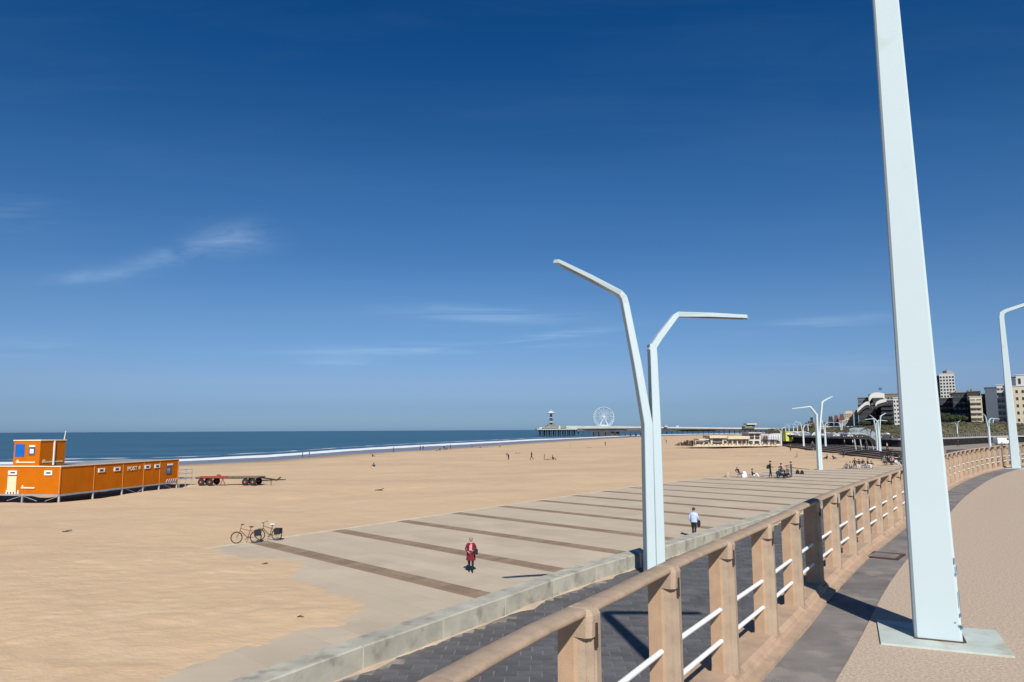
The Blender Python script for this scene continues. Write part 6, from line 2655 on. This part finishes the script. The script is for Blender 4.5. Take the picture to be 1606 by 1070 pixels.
curved_roof('white sloping curved roof over the left part of the black grand block', [(1344.5, 642), (1350, 636.5), (1356, 631.5), (1361, 629.8), (1364, 632)], DB - 1, 14, 1.3)
curved_roof('large white domed roof crowning the black grand block', [(1362.5, 624), (1365.5, 619), (1370, 616.4), (1377, 615.6), (1383, 616.6), (1387, 617.4)], DB + 6, 16, 2.2)
curved_roof('white curved roof segment beside the tall pole above the navy corner block', [(1373, 633), (1376, 629.4), (1382, 627.2), (1390, 625.2)], DB - 15, 10, 1.2)
fp = thing('flagpole', 'thin flagpole with dark blue flag on the white domed roof', 'flagpole', PD(1378, 617, DB + 8))
q = MB()
q.tube((0, 0, -1), (0, 0, 2.4), .09, .06, 6)
q.build('pole', M['grey_metal'], fp)
q = MB()
q.rings([[Vector((x, .15 * math.sin(x * 4) + dy, z)) for z in (1.3, 2.35) for dy in ((0, .04) if z < 2 else (.04, 0))] for x in (0.05, .4, .8, 1.2, 1.5)])
q.build('flag', M['signblue'], fp)


def gable_house(label, x0, x1, yt, yb, D, mat, roof, cols=3, rows=2, rh=0.3):
    a, b = PD(x0, yt, D), PD(x1, yb, D)
    w, h = b.x - a.x, a.z - b.z
    wall_h = h * (1 - rh) + 3
    yaw = -math.atan2((a.x + b.x) / 2, D)
    w = w * math.cos(yaw)
    t = thing('villa', label, 'house', ((a.x + b.x) / 2, D, b.z - 3), yaw)
    q = MB()
    q.box((0, 5, wall_h / 2), (w, 10, wall_h))
    q.build('wall', mat, t)
    q = MB()
    q.rings([[Vector((x, y, z)) for x, z in ((-w / 2 - .2, wall_h), (w / 2 + .2, wall_h), (w * .34, h + 3), (-w * .34, h + 3))] for y in (-.3, 10.3)])
    rf_ = q.build('roof', roof, t)
    for k in (-1, 1):
        q = MB()
        q.box((k * w * .22, 4, h + 2.9), (.55, .8, 1.0))
        q.build('chimney', bcol['brick'], rf_)
    for r in range(rows):
        for c in range(cols):
            q = MB()
            x, z = -w / 2 + w * (c + .5) / cols, 3 + (wall_h - 3) * (r + .5) / rows
            q.box((x, -.05, z), (w / cols * .42, .14, (wall_h - 3) / rows * .62))
            wo_ = q.build('window', M['white'], t)
            q = MB()
            q.box((x, -.13, z), (w / cols * .32, .06, (wall_h - 3) / rows * .52))
            q.build('pane', M['win_dark'], wo_)
    return t


gable_house('ochre villa with pale hipped top between the black block and dark roofed houses', 1325, 1339, 644.5, 671, 330, bcol['orange'], bcol['cream'], 4, 3, .18)
gable_house('narrow ochre and pink turret house against the black grand block', 1339.5, 1347, 644, 671, 322, bcol['orange'], bcol['cream'], 2, 3, .16)
gable_house('pink villa with red brown roof left of the ochre villa', 1316, 1325, 650, 672, 350, bcol['pink'], bcol['red'], 3, 2, .4)
gable_house('dark roofed villa with white dormers, fourth house from the black block', 1307.5, 1316, 652, 672, 362, bcol['pink'], bcol['red'], 3, 2, .5)
gable_house('dark roofed villa at the left end of the villa row', 1298.5, 1307.5, 653.5, 672, 376, bcol['brick'], bcol['dark'], 3, 2, .6)
gable_house('low ochre house with brown roof left of the villa row', 1283, 1298, 662.5, 675, 400, bcol['orange'], bcol['red'], 4, 2, .35)
gable_house('faint low ochre house farthest left by the lamp row', 1250, 1262, 668, 677, 470, bcol['orange'], bcol['red'], 4, 1, .35)
gable_house('faint low pink house second from left by the lamp row', 1262, 1281, 667, 677, 450, bcol['pink'], bcol['brick'], 5, 1, .35)
# pink arcade on the boulevard
arc = building('arcade', 'long pink arcade terrace at the foot of the villas behind the parked cars', 1288, 1340, 670.0, 681, 285, 8, bcol['pink'], 1, 11, M['win_dark'], (.5, .55), bcol['white'])
# brown chimney like towers
for x0, x1, yt, lab in ((1271.5, 1275.5, 656, 'dark brown slender tower, taller of two left of the villas'), (1263.4, 1265.4, 664, 'dark slender tower, shorter and farther left of two')):
    building('slim_tower', lab, x0, x1, yt, 679, 350, 4, bcol['dark'], 4, 1, M['win_blue'], (.4, .3), bcol['dark'], cat='tower')
tree_p = PD(1274, 679, 345)


def small_tree(label, px_, py_, D, h, w, col):
    p = PD(px_, py_, D)
    t = thing('tree', label, 'tree', (p.x, D, p.z))
    q = MB()
    q.tube((0, 0, -1), (0.1, 0, h * .5), .22, .12, 6)
    for k in range(5):
        a = k * 1.3
        q.tube((0.05, 0, h * .35), (math.cos(a) * w * .35, math.sin(a) * w * .35, h * .75), .09, .04, 4)
    q.build('trunk', M['debris'], t)
    q = MB()
    r = random.Random(int(px_))
    for _ in range(520):
        v = Vector((r.gauss(0, 1), r.gauss(0, 1), r.gauss(0, 1))).normalized() * (r.random() ** .4)
        c = Vector((v.x * w / 2, v.y * w / 2, h * .62 + v.z * h * .38))
        s_ = r.uniform(.14, .34)
        a = Vector((r.gauss(0, 1), r.gauss(0, 1), r.gauss(0, 1))).normalized()
        b = a.orthogonal().normalized()
        q.add([c + a * s_, c + b * s_, c - a * s_, c - b * s_], [(0, 1, 2, 3)])
    q.build('crown', col, t)
    return t


lf1 = pm('leaf_brown', (.10, .06, .03), .2, .5, .9, island=.3)
lf2 = pm('leaf_dark', (.035, .045, .022), .2, .5, .9, island=.3)
small_tree('brown bare looking tree beside the slender dark tower', 1271.5, 682, 340, 6.5, 4.5, lf1)
for i, (x, y, h, w, lab) in enumerate(((1389, 668, 3.2, 5, 'low dark shrub at the foot of the navy corner block'), (1356, 670, 2.4, 5, 'low dark shrub below the black grand block'), (1505, 664, 3.2, 6, 'low dark shrub before the second dark apartment block'),
                                    (1482, 664.5, 4.2, 7, 'dark shrub mass at the dune top right of the pole'))):
    small_tree(lab, x, y, 286, h, w, lf2)

# people and bits on the far promenade
for i, (x, y, lab, a) in enumerate(((1357.5, 706.5, 'person in black walking on the far promenade before the sea wall', C_dark), (1503, 701, 'person in black on the far promenade right of the tall pole', C_dark),
                                (1275, 703.2, 'person in brown at the top of the brown steps', C_grey), (1338, 699.5, 'person in white on the far promenade below the arcade', C_white),
                                (1325, 698.8, 'person in grey on the far promenade beside a thin lamp', C_grey), (1392, 707, 'person in pink on the far promenade close to the pole', C_pink))):
    w = PZ(x, y, ZW)
    person(lab, (w.x, w.y, ZW), 'walk', a, C_dark, 'brown', R_(random.uniform(0, 300)), 1.9)
rr = random.Random(11)
for i in range(14):
    x = 1384 + rr.uniform(0, 20)
    w = PZ(x, 712 + rr.uniform(-3, 7), -4.0)
    t = thing('cafe_chair', 'dark chair or table among the cluttered furniture left of the tall pole', 'chair', (w.x, w.y, -4.35 + 0.0), rr.uniform(0, 6), 'cluttered dark furniture near the tall pole')
    fl('seat', rr.choice([M['dark'], M['brown_wood'], M['pav_white']]), [((0, 0, .5), (.8, .8, .08))], t)
    fl('backrest', M['dark'], [((0, .38, .85), (.8, .08, .6))], t)
    fl('legs', M['dark'], [((sx * .33, sy * .33, 0.0), (.07, .07, 1.0)) for sx in (-1, 1) for sy in (-1, 1)], t)

# the lettering curve becomes a plain mesh so that it is one ordinary object
bpy.context.view_layer.update()
dg = bpy.context.evaluated_depsgraph_get()
tm = bpy.data.meshes.new_from_object(to.evaluated_get(dg))
tn = bpy.data.objects.new('lettering', tm)
COL.objects.link(tn)
tn.parent = bh
tn.location = to.location
tn.rotation_euler = to.rotation_euler
bpy.data.objects.remove(to)
